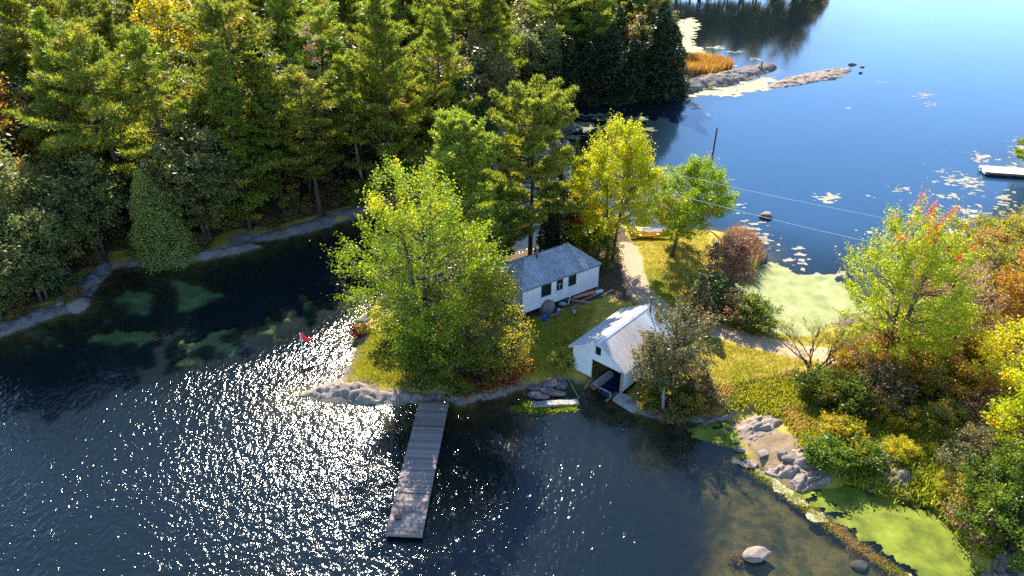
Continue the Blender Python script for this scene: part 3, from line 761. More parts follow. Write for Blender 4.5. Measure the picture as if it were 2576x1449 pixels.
tag(float_mat('duckweed', 'lime green duckweed filling the bottom right backwater', [[(2058, 1240), (2110, 1222), (2200, 1240), (2280, 1265), (2350, 1262), (2440, 1330),
    (2490, 1405), (2495, 1470), (2330, 1470), (2275, 1415), (2205, 1362), (2135, 1318), (2125, 1275)], [(1960, 1235), (2010, 1248), (2100, 1255), (2130, 1300), (2060, 1280), (1990, 1255)]], M['duckweed'], 201, .42, .12, 1.4), cat='duckweed')
tag(float_mat('duckweed', 'green duckweed in the small cove right of the boathouse', [[(1715, 1070), (1760, 1068), (1830, 1064), (1848, 1085), (1862, 1120), (1880, 1150), (1850, 1150), (1800, 1120), (1750, 1095)]], M['duckweed'], 205, .46, .14, .9), cat='duckweed')
tag(float_mat('duckweed', 'pale duckweed covering the lagoon behind the neck of land', [[(1800, 745), (1850, 700), (1900, 672), (1960, 665), (1990, 690), (2060, 698), (2110, 705), (2190, 770), (2100, 815), (2060, 845), (2020, 855), (1960, 848),
    (1900, 825), (1850, 785)]], M['duckweed_pale'], 211, .42, .25, 1.6), cat='duckweed')
tag(float_mat('algae', 'creamy algae film around the orange reeds and spit', [[(1690, 160), (1840, 168), (1800, 145), (1760, 130), (1735, 95), (1760, 60), (1735, 50), (1690, 85), (1680, 120)],
    [(1730, 240), (1800, 225), (1870, 208), (1940, 195), (1920, 225), (1850, 238)], [(1690, 130), (1700, 60), (1745, 45), (1740, 90), (1700, 150)]], M['algae_pale'], 221, .46, .5, 3.0), cat='algae')
lil = [blob(2085, 500, 38, 16, s=1), blob(1890, 575, 40, 22, s=2), blob(1915, 600, 25, 16, s=3), blob(1965, 632, 13, 9, s=4), blob(2012, 632, 14, 14, s=5), blob(2018, 650, 14, 6, s=6), blob(1935, 590, 6, 4, s=7),
       blob(2380, 490, 40, 12, s=8), blob(2440, 470, 45, 14, s=9), blob(2420, 450, 40, 10, s=10), blob(2395, 435, 30, 10, s=11), blob(2260, 478, 34, 8, s=12), blob(2340, 415, 8, 5, s=13), blob(2470, 395, 40, 12, s=14),
       blob(2560, 375, 22, 26, s=15), blob(2545, 420, 20, 8, s=16), blob(2480, 530, 60, 16, s=17), blob(2440, 545, 40, 18, s=18), blob(2530, 500, 40, 20, s=19), blob(2380, 520, 40, 6, s=20), blob(2320, 540, 25, 6, s=21),
       blob(2185, 582, 24, 5, s=22), blob(2250, 505, 16, 4, s=23), blob(2195, 497, 12, 3, s=24), blob(1880, 515, 26, 4, s=25), blob(1860, 530, 18, 4, s=26), blob(2390, 460, 45, 9, s=27),
       blob(2330, 240, 18, 6, s=28), blob(2345, 265, 14, 8, s=29), blob(2310, 245, 12, 4, s=30), blob(2130, 270, 6, 3, s=31), blob(1740, 262, 18, 8, s=32), blob(1750, 270, 14, 5, s=33), blob(2220, 205, 8, 3, s=34),
       blob(1720, 100, 15, 10, s=35), blob(1800, 120, 25, 5, s=36), blob(1850, 130, 25, 4, s=37), blob(1900, 150, 20, 4, s=38), blob(2050, 190, 40, 4, s=39), blob(2290, 2, 20, 3, s=40), blob(1780, 290, 5, 3, s=41), blob(1780, 304, 5, 3, s=42),
       blob(2000, 660, 30, 8, s=43), blob(2040, 690, 35, 8, s=44), blob(1940, 610, 16, 9, s=45), blob(2110, 690, 20, 5, s=46)]
tag(float_mat('lily_pads', 'scattered pale lily pads and weed floating on the blue lake', lil, M['lily'], 231, .62, .17, 2.4, freq=1.5), cat='lily pads')
lil2 = [blob(1440, 320, 90, 14, s=51), blob(1560, 300, 90, 10, s=52), blob(1620, 330, 40, 8, s=53), blob(1420, 345, 60, 8, s=54), blob(1500, 290, 60, 6, s=55)]
tag(float_mat('lily_pads', 'sparse lily pads in the dark water under the cape', lil2, M['lily_dark'], 241, .58, .35, 2.0, freq=1.3), cat='lily pads')
# ------------------------------------------------------------------ foliage builders
def leaf_quads(Cn, size, rng, up=.5, asp=.55, dirs=None, align=0.0):
    n = len(Cn)
    nr = rng.normal(size=(n, 3)); nr[:, 2] += up * 1.6
    nr /= np.linalg.norm(nr, axis=1)[:, None]
    t = rng.normal(size=(n, 3))
    if dirs is not None: t = t * (1 - align) + dirs * align * 2
    u = np.cross(nr, np.cross(t, nr)); u /= np.linalg.norm(u, axis=1)[:, None] + 1e-9
    v = np.cross(nr, u)
    s = (size * rng.uniform(.65, 1.35, n))[:, None]
    P = np.stack([Cn - u * s * .5, Cn + v * s * asp * .5 + u * s * .05, Cn + u * s * .55, Cn - v * s * asp * .5 + u * s * .05], 1).reshape(-1, 3)
    return P, np.arange(n * 4).reshape(n, 4)

def quad_bez(a, b, c, n=5):
    return [a * (1 - t) ** 2 + b * 2 * t * (1 - t) + c * t * t for t in np.linspace(0, 1, n)]

def deciduous(name, seed, h, r, zb, nclump=120, lpc=90, leaf=.26, spread=.62, prof=None, trunks=1, lean=(0, 0), tr=.16, spiky=.5, flat=.65, hollow=.55, sparse=0.0, up=.5, limbs=.6):
    """returns crown mesh and trunk mesh, unit metres, base at origin"""
    rng = np.random.default_rng(seed)
    prof = prof or (lambda t: np.sin(math.pi * (t * .86 + .1)) ** .75)
    T = rng.uniform(0, 1, nclump * 6); keep = rng.uniform(0, 1, T.size) < prof(T) ** 1.6
    T = T[keep][:nclump]; n = len(T)
    ang = rng.uniform(0, 2 * math.pi, n); rho = hollow + (1 - hollow) * rng.uniform(0, 1, n) ** .6
    rho = np.where(rng.uniform(0, 1, n) < .22, rng.uniform(.1, hollow, n), rho)
    lob = .72 + .55 * vn(ang * 1.3 + seed, T * 4.0, seed)
    rr = r * prof(T) * rho * lob
    z = zb + (h - zb) * T * (.92 + .12 * vn(ang * 1.1, np.zeros(n) + seed, seed + 2))
    lx, ly = lean
    Cc = np.stack([rr * np.cos(ang) + lx * z / h, rr * np.sin(ang) + ly * z / h, z], -1)
    out = Cc - np.array([lx * .5, ly * .5, zb + (h - zb) * .35]); out /= np.linalg.norm(out, axis=1)[:, None] + 1e-9
    out[:, 2] = out[:, 2] * .6 + .55; out /= np.linalg.norm(out, axis=1)[:, None]
    cl = np.repeat(np.arange(n), lpc)
    sz = spread * rng.uniform(.7, 1.3, n)
    G = rng.normal(size=(n * lpc, 3)) * np.array([1, 1, flat]) * .55
    tip = np.abs(rng.normal(size=n * lpc)) * spiky
    G *= (1 / (1 + tip))[:, None]
    P = Cc[cl] + (G + out[cl] * tip[:, None] * 1.1) * sz[cl][:, None]
    if sparse: P = P[rng.uniform(0, 1, len(P)) > sparse]
    V, Q = leaf_quads(P, leaf, rng, up)
    crown = mesh_np(name + '_crown', V, Q)
    mb = MB()
    tops = []
    for k in range(trunks):
        a = 2 * math.pi * k / max(trunks, 1) + seed; sp = 0 if trunks == 1 else r * .3
        b0 = np.array([math.cos(a), math.sin(a), 0]) * (0 if trunks == 1 else .25)
        b2 = np.array([math.cos(a) * sp + lx * .85, math.sin(a) * sp + ly * .85, zb + (h - zb) * .82])
        b1 = (b0 + b2) / 2 + np.array([rng.uniform(-.3, .3), rng.uniform(-.3, .3), 0]) - (b2 - b0) * np.array([.25, .25, 0])
        pts = quad_bez(b0, b1, b2, 9); pts[0] = pts[0] - np.array([0, 0, .4])
        mb.tube(pts, [tr * (1.25 if i == 0 else 1) * (1 - i / 9.5) + .015 for i in range(9)], 7)
        tops.append(np.array(pts))
    for i in range(n):
        if rng.uniform() > limbs: continue
        pts = tops[rng.integers(len(tops))] if trunks == 1 else min(tops, key=lambda q: np.min(np.linalg.norm(q - Cc[i], axis=1)))
        hd = math.hypot(Cc[i, 0] - pts[4, 0], Cc[i, 1] - pts[4, 1])
        zs = max(zb * .55, min(Cc[i, 2] - .35 * hd - .3, pts[-1, 2]))
        j = int(np.argmin(np.abs(pts[:, 2] - zs))); a = pts[j]
        c = Cc[i]; L = np.linalg.norm(c - a)
        b = (a + c) / 2 + np.array([0, 0, .12 * L]) + rng.normal(size=3) * .07 * L
        r0 = min(.018 + .013 * L, tr * .55)
        mb.tube(quad_bez(a, b, c, 5), [r0, r0 * .75, r0 * .55, r0 * .38, .008], 4, False)
    trunk = mb.mesh(name + '_trunk', None, True)
    return crown, trunk

def tufts(Tc, D, rng, m=7, ln=.42, wd=.085):
    n = len(Tc)
    c = np.repeat(Tc, m, 0); d = np.repeat(D, m, 0) * .75 + rng.normal(size=(n * m, 3)) * .62
    d /= np.linalg.norm(d, axis=1)[:, None]
    w = np.cross(d, rng.normal(size=(n * m, 3))); w /= np.linalg.norm(w, axis=1)[:, None] + 1e-9
    L = (ln * rng.uniform(.7, 1.25, n * m))[:, None]
    P = np.stack([c - w * wd * .35, c + d * L * .55 + w * wd * .6, c + d * L, c + d * L * .5 - w * wd * .6], 1).reshape(-1, 3)
    return P, np.arange(n * m * 4).reshape(-1, 4)

def pine(name, seed, h, r, zb, step=.75, nb=5, irreg=.45, top_up=.75, m=7, ln=.42, wd=.085, tr=.2, shape=.8, dens=1.0, droop=.0, inner=.3, bare=0, lean=(0, 0)):
    rng = np.random.default_rng(seed)
    mb = MB(); Tc, D = [], []
    kz = np.linspace(0, 1, 10)
    bend = rng.uniform(-.25, .25, 2)
    tp = lambda z: np.array([bend[0] * math.sin(3 * z / h) + lean[0] * z / h, bend[1] * math.sin(2.3 * z / h) + lean[1] * z / h, z])
    mb.tube([tp(z * h * .985) - np.array([0, 0, .5 if z == 0 else 0]) for z in kz], [tr * (1 - z) ** .85 + .02 for z in kz], 7)
    for k in range(bare):
        z = zb * rng.uniform(.35, .95); a = rng.uniform(0, 6.28); L = rng.uniform(.6, 1.8)
        mb.tube([tp(z), tp(z) + np.array([math.cos(a), math.sin(a), .1]) * L], [.03, .008], 3, False)
    z = zb; wh = 0
    while z < h - .35:
        t = (z - zb) / (h - zb)
        gap = vn(np.array([wh * .7]), np.array([seed * 1.3]), seed)[0]
        for b in range(rng.integers(max(nb - 1, 3), nb + 2)):
            a = rng.uniform(0, 6.28)
            L = r * ((1 - t) ** shape * (.5 + .5 * min(1, t / .22)) + .07) * (1 - irreg + 2 * irreg * rng.uniform()) * (.65 + .7 * gap)
            if L < .25: L = .25
            el = R(-6 - 25 * droop) * (1 - t) + R(52) * t ** 1.4 * top_up + rng.normal() * .12
            d0 = np.array([math.cos(a) * math.cos(el), math.sin(a) * math.cos(el), math.sin(el)])
            a0 = tp(z + rng.uniform(-.3, .3)); tipz = L * (.16 - .2 * droop)
            c0 = a0 + d0 * L + np.array([0, 0, tipz]); b0 = a0 + d0 * L * .55 - np.array([0, 0, .05 * L])
            pts = quad_bez(a0, b0, c0, 5)
            r0 = .018 + .011 * L
            mb.tube(pts, [r0, r0 * .75, r0 * .55, r0 * .4, .008], 3, False)
            side = np.array([-math.sin(a), math.cos(a), 0])
            nt_ = max(3, int(L * 5.2 * dens))
            for s in np.linspace(inner, 1, nt_):
                p = a0 * (1 - s) ** 2 + b0 * 2 * s * (1 - s) + c0 * s * s
                w = .34 * L * (1.12 - s) + .12
                for sg in (-1, 1):
                    if rng.uniform() < .88:
                        q = p + side * sg * w * rng.uniform(.25, 1) + d0 * w * .45 * rng.uniform(.2, 1) + np.array([0, 0, rng.uniform(-.03, .16)])
                        Tc.append(q); D.append(d0 * .4 + side * sg * .45 + np.array([0, 0, .55]))
                Tc.append(p + np.array([0, 0, .05])); D.append(d0 * .6 + np.array([0, 0, .6]))
        z += step * rng.uniform(.75, 1.25) * (1 - .35 * t); wh += 1
    for k in range(6):
        Tc.append(tp(h - .12 * k)); D.append(np.array([0, 0, 1.0]))
    V, Q = tufts(np.array(Tc), np.array(D), rng, m, ln, wd)
    return mesh_np(name + '_crown', V, Q), mb.mesh(name + '_trunk', None, True)

def cone_tree(name, seed, h, r, zb=.2, n=6000, size=.32, power=.75, bulge=.18, jag=.35, tr=.16, droop=.2, asp=.5):
    rng = np.random.default_rng(seed)
    t = 1 - np.sqrt(rng.uniform(0, 1, n)) * .995
    t = np.where(rng.uniform(0, 1, n) < .3, rng.uniform(0, 1, n), t)
    a = rng.uniform(0, 6.283, n)
    pr = np.minimum((1 - t) ** power, (t / max(bulge, .01)) ** .5 * .25 + .8)
    lump = 1 - jag + 2 * jag * fbm(a * 2.2, t * h * 1.15 + seed, seed, 3)
    rad = r * pr * lump * (1 - .42 * np.abs(rng.normal(size=n)) * .6)
    rad = np.maximum(rad, .03)
    z = zb + (h - zb) * t - droop * rad
    P = np.stack([rad * np.cos(a), rad * np.sin(a), z], -1)
    dirs = np.stack([np.cos(a) * .8, np.sin(a) * .8, np.full(n, .55 - droop)], -1)
    V, Q = leaf_quads(P, size, rng, .35, asp, dirs, .75)
    mb = MB()
    mb.tube([(0, 0, -.4), (0, 0, h * .45), (0, 0, h * .96)], [tr, tr * .6, .02], 6)
    return mesh_np(name + '_crown', V, Q), mb.mesh(name + '_trunk', None, True)

def twig_tree(name, seed, h, spread, stems=4, depth=4, r0=.07, leaves=500, leaf=.14):
    rng = random.Random(seed); mb = MB(); tips = []
    def grow(p, d, L, r, k):
        q = p + d * L; mid = p + d * L * .5 + Vector((rng.uniform(-.08, .08), rng.uniform(-.08, .08), 0)) * L
        mb.tube([p, mid, q], [r, r * .8, r * .6], 4 if k > 2 else 3, False)
        if k == 0: tips.append((p, q)); return
        for _ in range(rng.choice((2, 3, 3))):
            nd = (d + Vector((rng.uniform(-1, 1), rng.uniform(-1, 1), rng.uniform(-.35, .6))) * .62).normalized()
            grow(p + d * L * rng.uniform(.55, 1), nd, L * rng.uniform(.6, .82), r * .58, k - 1)
    for s in range(stems):
        a = 6.283 * s / stems + rng.uniform(-.4, .4)
        d = Vector((math.cos(a) * spread, math.sin(a) * spread, 1)).normalized()
        grow(Vector((math.cos(a) * .12, math.sin(a) * .12, -.2)), d, h * .36 * rng.uniform(.8, 1.15), r0, depth)
    nr = np.random.default_rng(seed); idx = nr.integers(0, len(tips), leaves)
    P = np.array([list(tips[i][0].lerp(tips[i][1], nr.uniform(0, 1.1))) for i in idx]) + nr.normal(size=(leaves, 3)) * .08
    V, Q = leaf_quads(P, leaf, nr, .4)
    return mesh_np(name + '_crown', V, Q), mb.mesh(name + '_trunk', None, True)

def blades(name, P, hgt, rng, mat, wid=.05, lean=.35, per=6, rad=.15, curve=True):
    n = len(P) * per
    B = np.repeat(P, per, 0) + np.concatenate([rng.normal(size=(n, 2)) * rad, np.zeros((n, 1))], 1)
    a = rng.uniform(0, 6.283, n); l = np.abs(rng.normal(size=n)) * lean
    D = np.stack([np.cos(a) * l, np.sin(a) * l, np.ones(n)], -1); D /= np.linalg.norm(D, axis=1)[:, None]
    b = rng.uniform(0, 6.283, n); Wv = np.stack([np.cos(b), np.sin(b), np.zeros(n)], -1)
    L = (hgt * rng.uniform(.6, 1.25, n))[:, None]
    mid = B + D * L * .6; tip = B + D * L + np.stack([np.cos(a) * l, np.sin(a) * l, -l * .6], -1) * L * .35
    V = np.stack([B - Wv * wid * .5, B + Wv * wid * .5, mid + Wv * wid * .4, tip, mid - Wv * wid * .4], 1).reshape(-1, 3)
    i = np.arange(n)[:, None] * 5
    me = bpy.data.meshes.new(name)
    Q = np.concatenate([i + np.array([0, 1, 2, 4])], 1); Tt = i + np.array([4, 2, 3])
    loops = np.concatenate([Q.ravel(), Tt.ravel()]).astype(np.int32)
    starts = np.concatenate([np.arange(n) * 4, n * 4 + np.arange(n) * 3]).astype(np.int32)
    me.vertices.add(len(V)); me.vertices.foreach_set('co', V.astype(np.float32).ravel())
    me.loops.add(len(loops)); me.loops.foreach_set('vertex_index', loops)
    me.polygons.add(2 * n); me.polygons.foreach_set('loop_start', starts)
    me.update(calc_edges=True); me.materials.append(mat)
    return me

def put_tree(name, label, cat, proto, mats, p, rz=0.0, scale=1.0, group=None, sxy=1.0, tilt=None):
    crown, trunk = proto
    for me, mt in ((crown, mats[0]), (trunk, mats[1])):
        if not me.materials: me.materials.append(M[mt])
    root = thing(name, label, cat, p, rz, group, (scale * sxy, scale * sxy, scale))
    if tilt: root.rotation_euler = (tilt[0], tilt[1], rz)
    for part, me, mt in (('trunk', trunk, mats[1]), ('crown', crown, mats[0])):
        o = link(part, me, root)
        if me.materials[0] is not M[mt]:
            o.material_slots[0].link = 'OBJECT'; o.material_slots[0].material = M[mt]
    return root

ORD = ['nearest', 'second', 'third', 'fourth', 'fifth', 'sixth', 'seventh', 'eighth', 'ninth', 'tenth', 'eleventh', 'twelfth', 'thirteenth', 'fourteenth', 'fifteenth',
       'sixteenth', 'seventeenth', 'eighteenth', 'nineteenth', 'twentieth'] + ['farther ' + q for q in ('first', 'second', 'third', 'fourth', 'fifth', 'sixth', 'seventh', 'eighth')]
REP = []
def name_repeats(items, marks):
    """items: (object, phrase, middle point); each is described from the landmark nearest to it"""
    got = {}
    for o, ph, P in items:
        x, y = proj(P)
        lab, mx_, my_ = min(marks, key=lambda q: (q[1] - x) ** 2 + (q[2] - y) ** 2 * 1.5)
        dx, dy = x - mx_, y - my_
        rel = ('right of' if dx > 0 else 'left of') if abs(dx) > abs(dy) * 1.2 else ('below' if dy > 0 else 'above')
        got.setdefault((ph, rel, lab), []).append((dx * dx + dy * dy, o))
    for (ph, rel, lab), L in got.items():
        L.sort(key=lambda q: q[0])
        for i, (_, o) in enumerate(L):
            o['label'] = f'{ph} {rel} {lab}' if len(L) == 1 else f'{ORD[min(i, len(ORD) - 1)]} {ph} {rel} {lab}'

# ------------------------------------------------------------------ trees of the point
def hero(px, py, top, **k):
    b = gp(px, py); return b, height_to(b, top)

b, h = hero(1078, 935, 432)
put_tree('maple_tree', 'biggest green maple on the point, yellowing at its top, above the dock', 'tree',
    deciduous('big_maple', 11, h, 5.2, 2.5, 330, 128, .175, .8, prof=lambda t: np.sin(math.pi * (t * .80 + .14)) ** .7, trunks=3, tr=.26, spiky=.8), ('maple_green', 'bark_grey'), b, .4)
b, h = hero(1200, 955, 640)
put_tree('maple_tree', 'leafy green maple leaning to the cabin, in front of the biggest maple', 'tree',
    deciduous('mid_maple', 12, h, 3.3, .7, 150, 105, .18, .75, trunks=2, tr=.16, spiky=.6), ('maple_low', 'bark_grey'), b, 1.0)
b, h = hero(1050, 970, 780)
put_tree('maple_tree', 'low dark green maple overhanging the bare rock point', 'tree',
    deciduous('low_maple', 13, h, 2.6, .3, 120, 90, .2, .6, trunks=2, tr=.1), ('maple_low', 'bark_grey'), b, 2.0)
b, h = hero(1130, 985, 830)
put_tree('maple_tree', 'small dark bushy maple beside the landward end of the dock', 'tree',
    deciduous('small_maple', 14, h, 2.7, .2, 95, 90, .2, .55, trunks=2, tr=.08), ('maple_low', 'bark_grey'), b, .3)
b, h = hero(1258, 945, 775)
put_tree('ash_tree', 'thin yellow leaved tree with bare twigs beside the cabin corner', 'tree',
    deciduous('thin_ash', 15, h, 2.4, .8, 80, 40, .19, .6, trunks=2, tr=.07, sparse=.25, limbs=1), ('leaf_gold', 'bark_grey'), b, .9)
b, h = hero(1228, 800, 670)
put_tree('maple_tree', 'yellow tinged maple pressed against the left end of the cabin', 'tree',
    deciduous('gold_maple', 16, h, 2.2, 1.0, 90, 80, .21, .6, trunks=1, tr=.1), ('leaf_gold', 'bark_grey'), b, .2)
for k, (x, y, hh, rr, lab, mt) in enumerate([(1205, 975, 1.3, 1.1, 'red sumac bush on the shore right of the dock', 'leaf_red'), (1265, 968, 1.6, 1.2, 'red and pink sumac bush near the stone pile', 'leaf_red'),
        (1075, 950, 1.5, 1.2, 'dark red sumac bush left of the dock end', 'leaf_red'), (1305, 935, 2.2, 1.3, 'yellow and orange bush left of the shaded lawn', 'leaf_orange'), (908, 842, .8, .55, 'small red bush on the rock edge by the glitter', 'leaf_red'),
        (1420, 920, 1.4, .9, 'tan green bush at the left corner of the boathouse', 'weed'), (1160, 985, 1.0, .8, 'low red bush at the water beside the dock', 'leaf_red')]):
    put_tree('shrub', lab, 'shrub', deciduous('bush', 40 + k, hh, rr, .05, 34, 60, .17, .4, trunks=3, tr=.03), (mt, 'bark_grey'), gp(x, y), k)

b, h = hero(1165, 700, 308)
put_tree('pine_tree', 'rounded soft pine between the biggest maple and the tall open pine', 'tree',
    pine('soft_pine', 21, h, 4.9, 1.5, .62, 6, .35, .8, 8, .5, .085, .22, .55, 1.05), ('pine_sun', 'bark_pine'), b, .4)
b, h = hero(1333, 645, 236)
put_tree('pine_tree', 'tallest open crowned pine standing behind the cabin roof', 'tree',
    pine('open_pine', 22, h, 4.9, 4.2, .9, 6, .55, .45, 9, .5, .09, .24, .32, 1.25, inner=.45, bare=5), ('pine_sun', 'bark_pine'), b, 1.6)
b, h = hero(1245, 660, 470)
put_tree('pine_tree', 'young pale pine filling the gap behind the cabin, left of the tall trunk', 'tree',
    pine('young_pine', 23, h, 3.0, .8, .6, 5, .4, .8, 8, .45, .085, .12, .6, 1.1), ('pine_sun', 'bark_pine'), b, .7)
b, h = hero(1405, 630, 430)
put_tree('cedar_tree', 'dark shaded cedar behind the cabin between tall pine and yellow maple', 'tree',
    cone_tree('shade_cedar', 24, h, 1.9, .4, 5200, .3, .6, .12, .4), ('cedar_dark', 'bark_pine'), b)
b, h = hero(1440, 628, 348)
put_tree('cedar_tree', 'slender spire cedar rising left of the yellow maple', 'tree',
    cone_tree('spire_cedar', 25, h, 1.15, .4, 4200, .28, .8, .1, .45), ('hemlock', 'bark_pine'), b)
b, h = hero(1378, 640, 500)
put_tree('cedar_tree', 'bushy dark cedar close behind the cabin ridge', 'tree', cone_tree('ridge_cedar', 26, h, 1.6, .3, 3600, .28, .6, .12, .4), ('cedar_dark', 'bark_pine'), b)
b, h = hero(1535, 655, 330)
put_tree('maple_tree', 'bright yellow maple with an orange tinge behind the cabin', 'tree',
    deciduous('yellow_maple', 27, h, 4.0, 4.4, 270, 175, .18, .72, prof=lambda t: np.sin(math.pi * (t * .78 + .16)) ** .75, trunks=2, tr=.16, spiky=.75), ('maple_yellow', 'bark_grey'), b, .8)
b, h = hero(1690, 645, 424)
put_tree('ash_tree', 'lime green tree on a leaning trunk above the dry lawn', 'tree',
    deciduous('lime_tree', 28, h, 3.7, 2.6, 210, 180, .175, .7, trunks=1, tr=.17, lean=(2.0, .6), spiky=.55), ('lime', 'bark_grey'), b, 0)
b, h = hero(1485, 640, 515)
put_tree('maple_tree', 'low yellow green maple between the yellow maple and the cabin roof', 'tree',
    deciduous('low_yellow', 60, h, 2.3, .8, 95, 90, .22, .6, trunks=2, tr=.09), ('maple_yellow', 'bark_grey'), b, 0)
b, h = hero(1690, 600, 498)
put_tree('maple_tree', 'small orange maple between the yellow maple and the lime tree', 'tree',
    deciduous('orange_maple', 29, h, 1.6, 1.8, 55, 70, .21, .55, trunks=1, tr=.08), ('leaf_orange', 'bark_grey'), b, 0)
b, h = hero(1505, 665, 590)
put_tree('shrub', 'green and yellow shrub behind the right end of the cabin', 'shrub', deciduous('bush', 61, h, 2.2, .2, 70, 80, .2, .5, trunks=2, tr=.06), ('maple_low', 'bark_grey'), b, 0)
put_tree('shrub', 'small red leaved bush beside the tall pine trunk', 'shrub', deciduous('bush', 63, 4.6, .9, 3.3, 22, 50, .2, .4, trunks=1, tr=.04), ('leaf_red', 'bark_grey'), gp(1452, 640), 0)

# brown thicket and lagoon edge
b, h = hero(1822, 742, 600)
put_tree('shrub', 'big rusty brown shrub on the lagoon bank beneath the lime tree', 'shrub', deciduous('bush', 64, h, 2.2, .2, 120, 90, .19, .6, trunks=3, tr=.06), ('leaf_tan', 'bark_grey'), b, 0)
b, h = hero(1752, 806, 690)
put_tree('cedar_tree', 'feathery green cedar on the bank above the path', 'tree', cone_tree('bank_cedar', 65, h, 1.5, .1, 2600, .32, .55, .1, .55), ('juniper', 'bark_pine'), b)
b, h = hero(1775, 770, 690)
put_tree('shrub', 'dark green shrub under the rusty brown one', 'shrub', deciduous('bush', 66, h, 1.9, .1, 80, 80, .19, .5, trunks=3, tr=.05), ('hemlock', 'bark_grey'), b, 0)
b, h = hero(1897, 826, 752)
put_tree('shrub', 'dark olive shrub at the lagoon end of the path bank', 'shrub', deciduous('bush', 67, h, 1.9, .1, 80, 80, .19, .5, trunks=3, tr=.05), ('maple_low', 'bark_grey'), b, 0)
b, h = hero(1845, 806, 752)
put_tree('shrub', 'brown green shrub beside the small shaded pool', 'shrub', deciduous('bush', 68, h, 1.7, .1, 70, 80, .19, .5, trunks=3, tr=.05), ('juniper', 'bark_grey'), b, 1)
rng = np.random.default_rng(5)
def reed_bed(px_poly, n, seed):
    poly = W(px_poly); lo, hi = poly.min(0), poly.max(0); r_ = np.random.default_rng(seed)
    P = r_.uniform(lo, hi, (n * 5, 2)); P = P[sdf(poly, P[:, 0], P[:, 1]) > 0][:n]
    return np.concatenate([P, np.maximum(interp(ZZ, P[:, 0], P[:, 1]), -.25)[:, None]], 1)
tag(link('reeds', blades('reeds', reed_bed([(1800, 640), (1850, 610), (1905, 625), (1915, 660), (1880, 690), (1840, 700)], 420, 1), 2.0, rng, M['reed_tan'], .07, .3, 6, .2)), 'tan cattails beside the rusty brown shrub', 'reeds', None, 'stuff')
tag(link('reeds', blades('reeds', reed_bed(blob(1878, 692, 14, 9, s=3), 40, 2), 2.2, rng, M['reed_green'], .08, .25, 8, .15)), 'green cattail clump at the duckweed edge', 'reeds', None, 'stuff')
tag(link('reeds', blades('reeds', reed_bed([(1690, 208), (1700, 165), (1740, 152), (1800, 158), (1838, 170), (1830, 180), (1780, 196), (1720, 212)], 1700, 3), 2.2, rng, M['reed_gold'], .16, .25, 6, .3)), 'orange reed bed behind the rock spit', 'reeds', None, 'stuff')

# in front of and right of the boathouse
b, h = hero(1692, 968, 768)
put_tree('juniper_tree', 'bronzed juniper tree leaning over the boathouse roof corner', 'tree',
    deciduous('juniper', 71, h, 2.25, .9, 125, 70, .18, .5, trunks=2, tr=.11, flat=.8, limbs=.9, spiky=.9), ('juniper', 'bark_grey'), b, 0)
b, h = hero(1655, 985, 850)
put_tree('shrub', 'olive bush against the right wall of the boathouse', 'shrub', deciduous('bush', 72, h, 1.9, .4, 90, 75, .18, .5, trunks=3, tr=.05), ('juniper', 'bark_grey'), b, 1)
for k, (x, y, hh, rr, mt, lab) in enumerate([(1715, 1035, 1.7, 1.6, 'maple_low', 'dark low bush behind the mauve shore ledge'), (1770, 1025, 1.5, 1.4, 'juniper', 'shaded brown bush at the left end of the log fence'),
        (1640, 1020, 1.2, 1.0, 'maple_low', 'low green bush behind the dead stump'), (1685, 1050, .9, .7, 'leaf_tan', 'small tan bush at the foot of the dead stump'), (1745, 985, 1.4, 1.3, 'juniper', 'dark juniper skirt under the bronzed juniper')]):
    put_tree('shrub', lab, 'shrub', deciduous('bush', 73 + k, hh, rr, .05, 50, 75, .17, .42, trunks=3, tr=.03), (mt, 'bark_grey'), gp(x, y), k)
b = gp(1663, 1052); st = MB(); hs = height_to(b, 975)
st.tube([(0, 0, -.3), (.04, 0, hs * .4), (-.08, .03, hs * .8), (-.05, .05, hs)], [.16, .13, .1, .03], 7)
st.tube([(-.03, .02, hs * .55), (.25, .05, hs * .72)], [.05, .015], 5)
tag(link('dead_stump', st.mesh('dead_stump', M['bark_pale'], True), None, b), 'pale broken dead trunk standing on the shore right of the boathouse', 'stump')
b, h = hero(2042, 932, 760)
put_tree('bare_tree', 'nearly leafless twiggy tree with forked stems on the neck of land', 'tree', twig_tree('bare_tree', 81, h * .95, .7, 5, 6, .1, 2600, .1), ('weed', 'bark_grey'), b)
for k, (x, y, tp_, rr, mt, lab) in enumerate([(2060, 1000, 940, 1.7, 'maple_low', 'dark green bush under the twiggy tree'), (2130, 1030, 960, 1.7, 'maple_low', 'dense dark bush right of the twiggy tree base'),
        (2200, 1020, 930, 2.4, 'juniper', 'brownish bush below the red topped maple'), (2115, 1100, 1065, 1.1, 'leaf_gold', 'golden bush above the rugged outcrop'), (2075, 1165, 1120, 1.2, 'maple_low', 'green bush directly over the rugged pale outcrop'),
        (2165, 1165, 1130, 1.1, 'maple_low', 'green bush right of the rugged pale outcrop'), (2150, 960, 880, 2.0, 'leaf_orange', 'orange bush at the foot of the red topped maple')]):
    b, h = hero(x, y, tp_)
    put_tree('shrub', lab, 'shrub', deciduous('bush', 82 + k, h, rr, .1, 110, 80, .18, .5, trunks=3, tr=.05), (mt, 'bark_grey'), b, k)
b, h = hero(2225, 925, 532)
put_tree('maple_tree', 'yellow green maple with red leaf tips at its top', 'tree',
    deciduous('red_maple', 91, h, 3.8, 1.8, 230, 175, .175, .72, prof=lambda t: np.sin(math.pi * (t * .72 + .2)) ** .8, trunks=4, tr=.13, spiky=.9), ('maple_red', 'bark_grey'), b, .5)
b, h = hero(2575, 1235, 890)
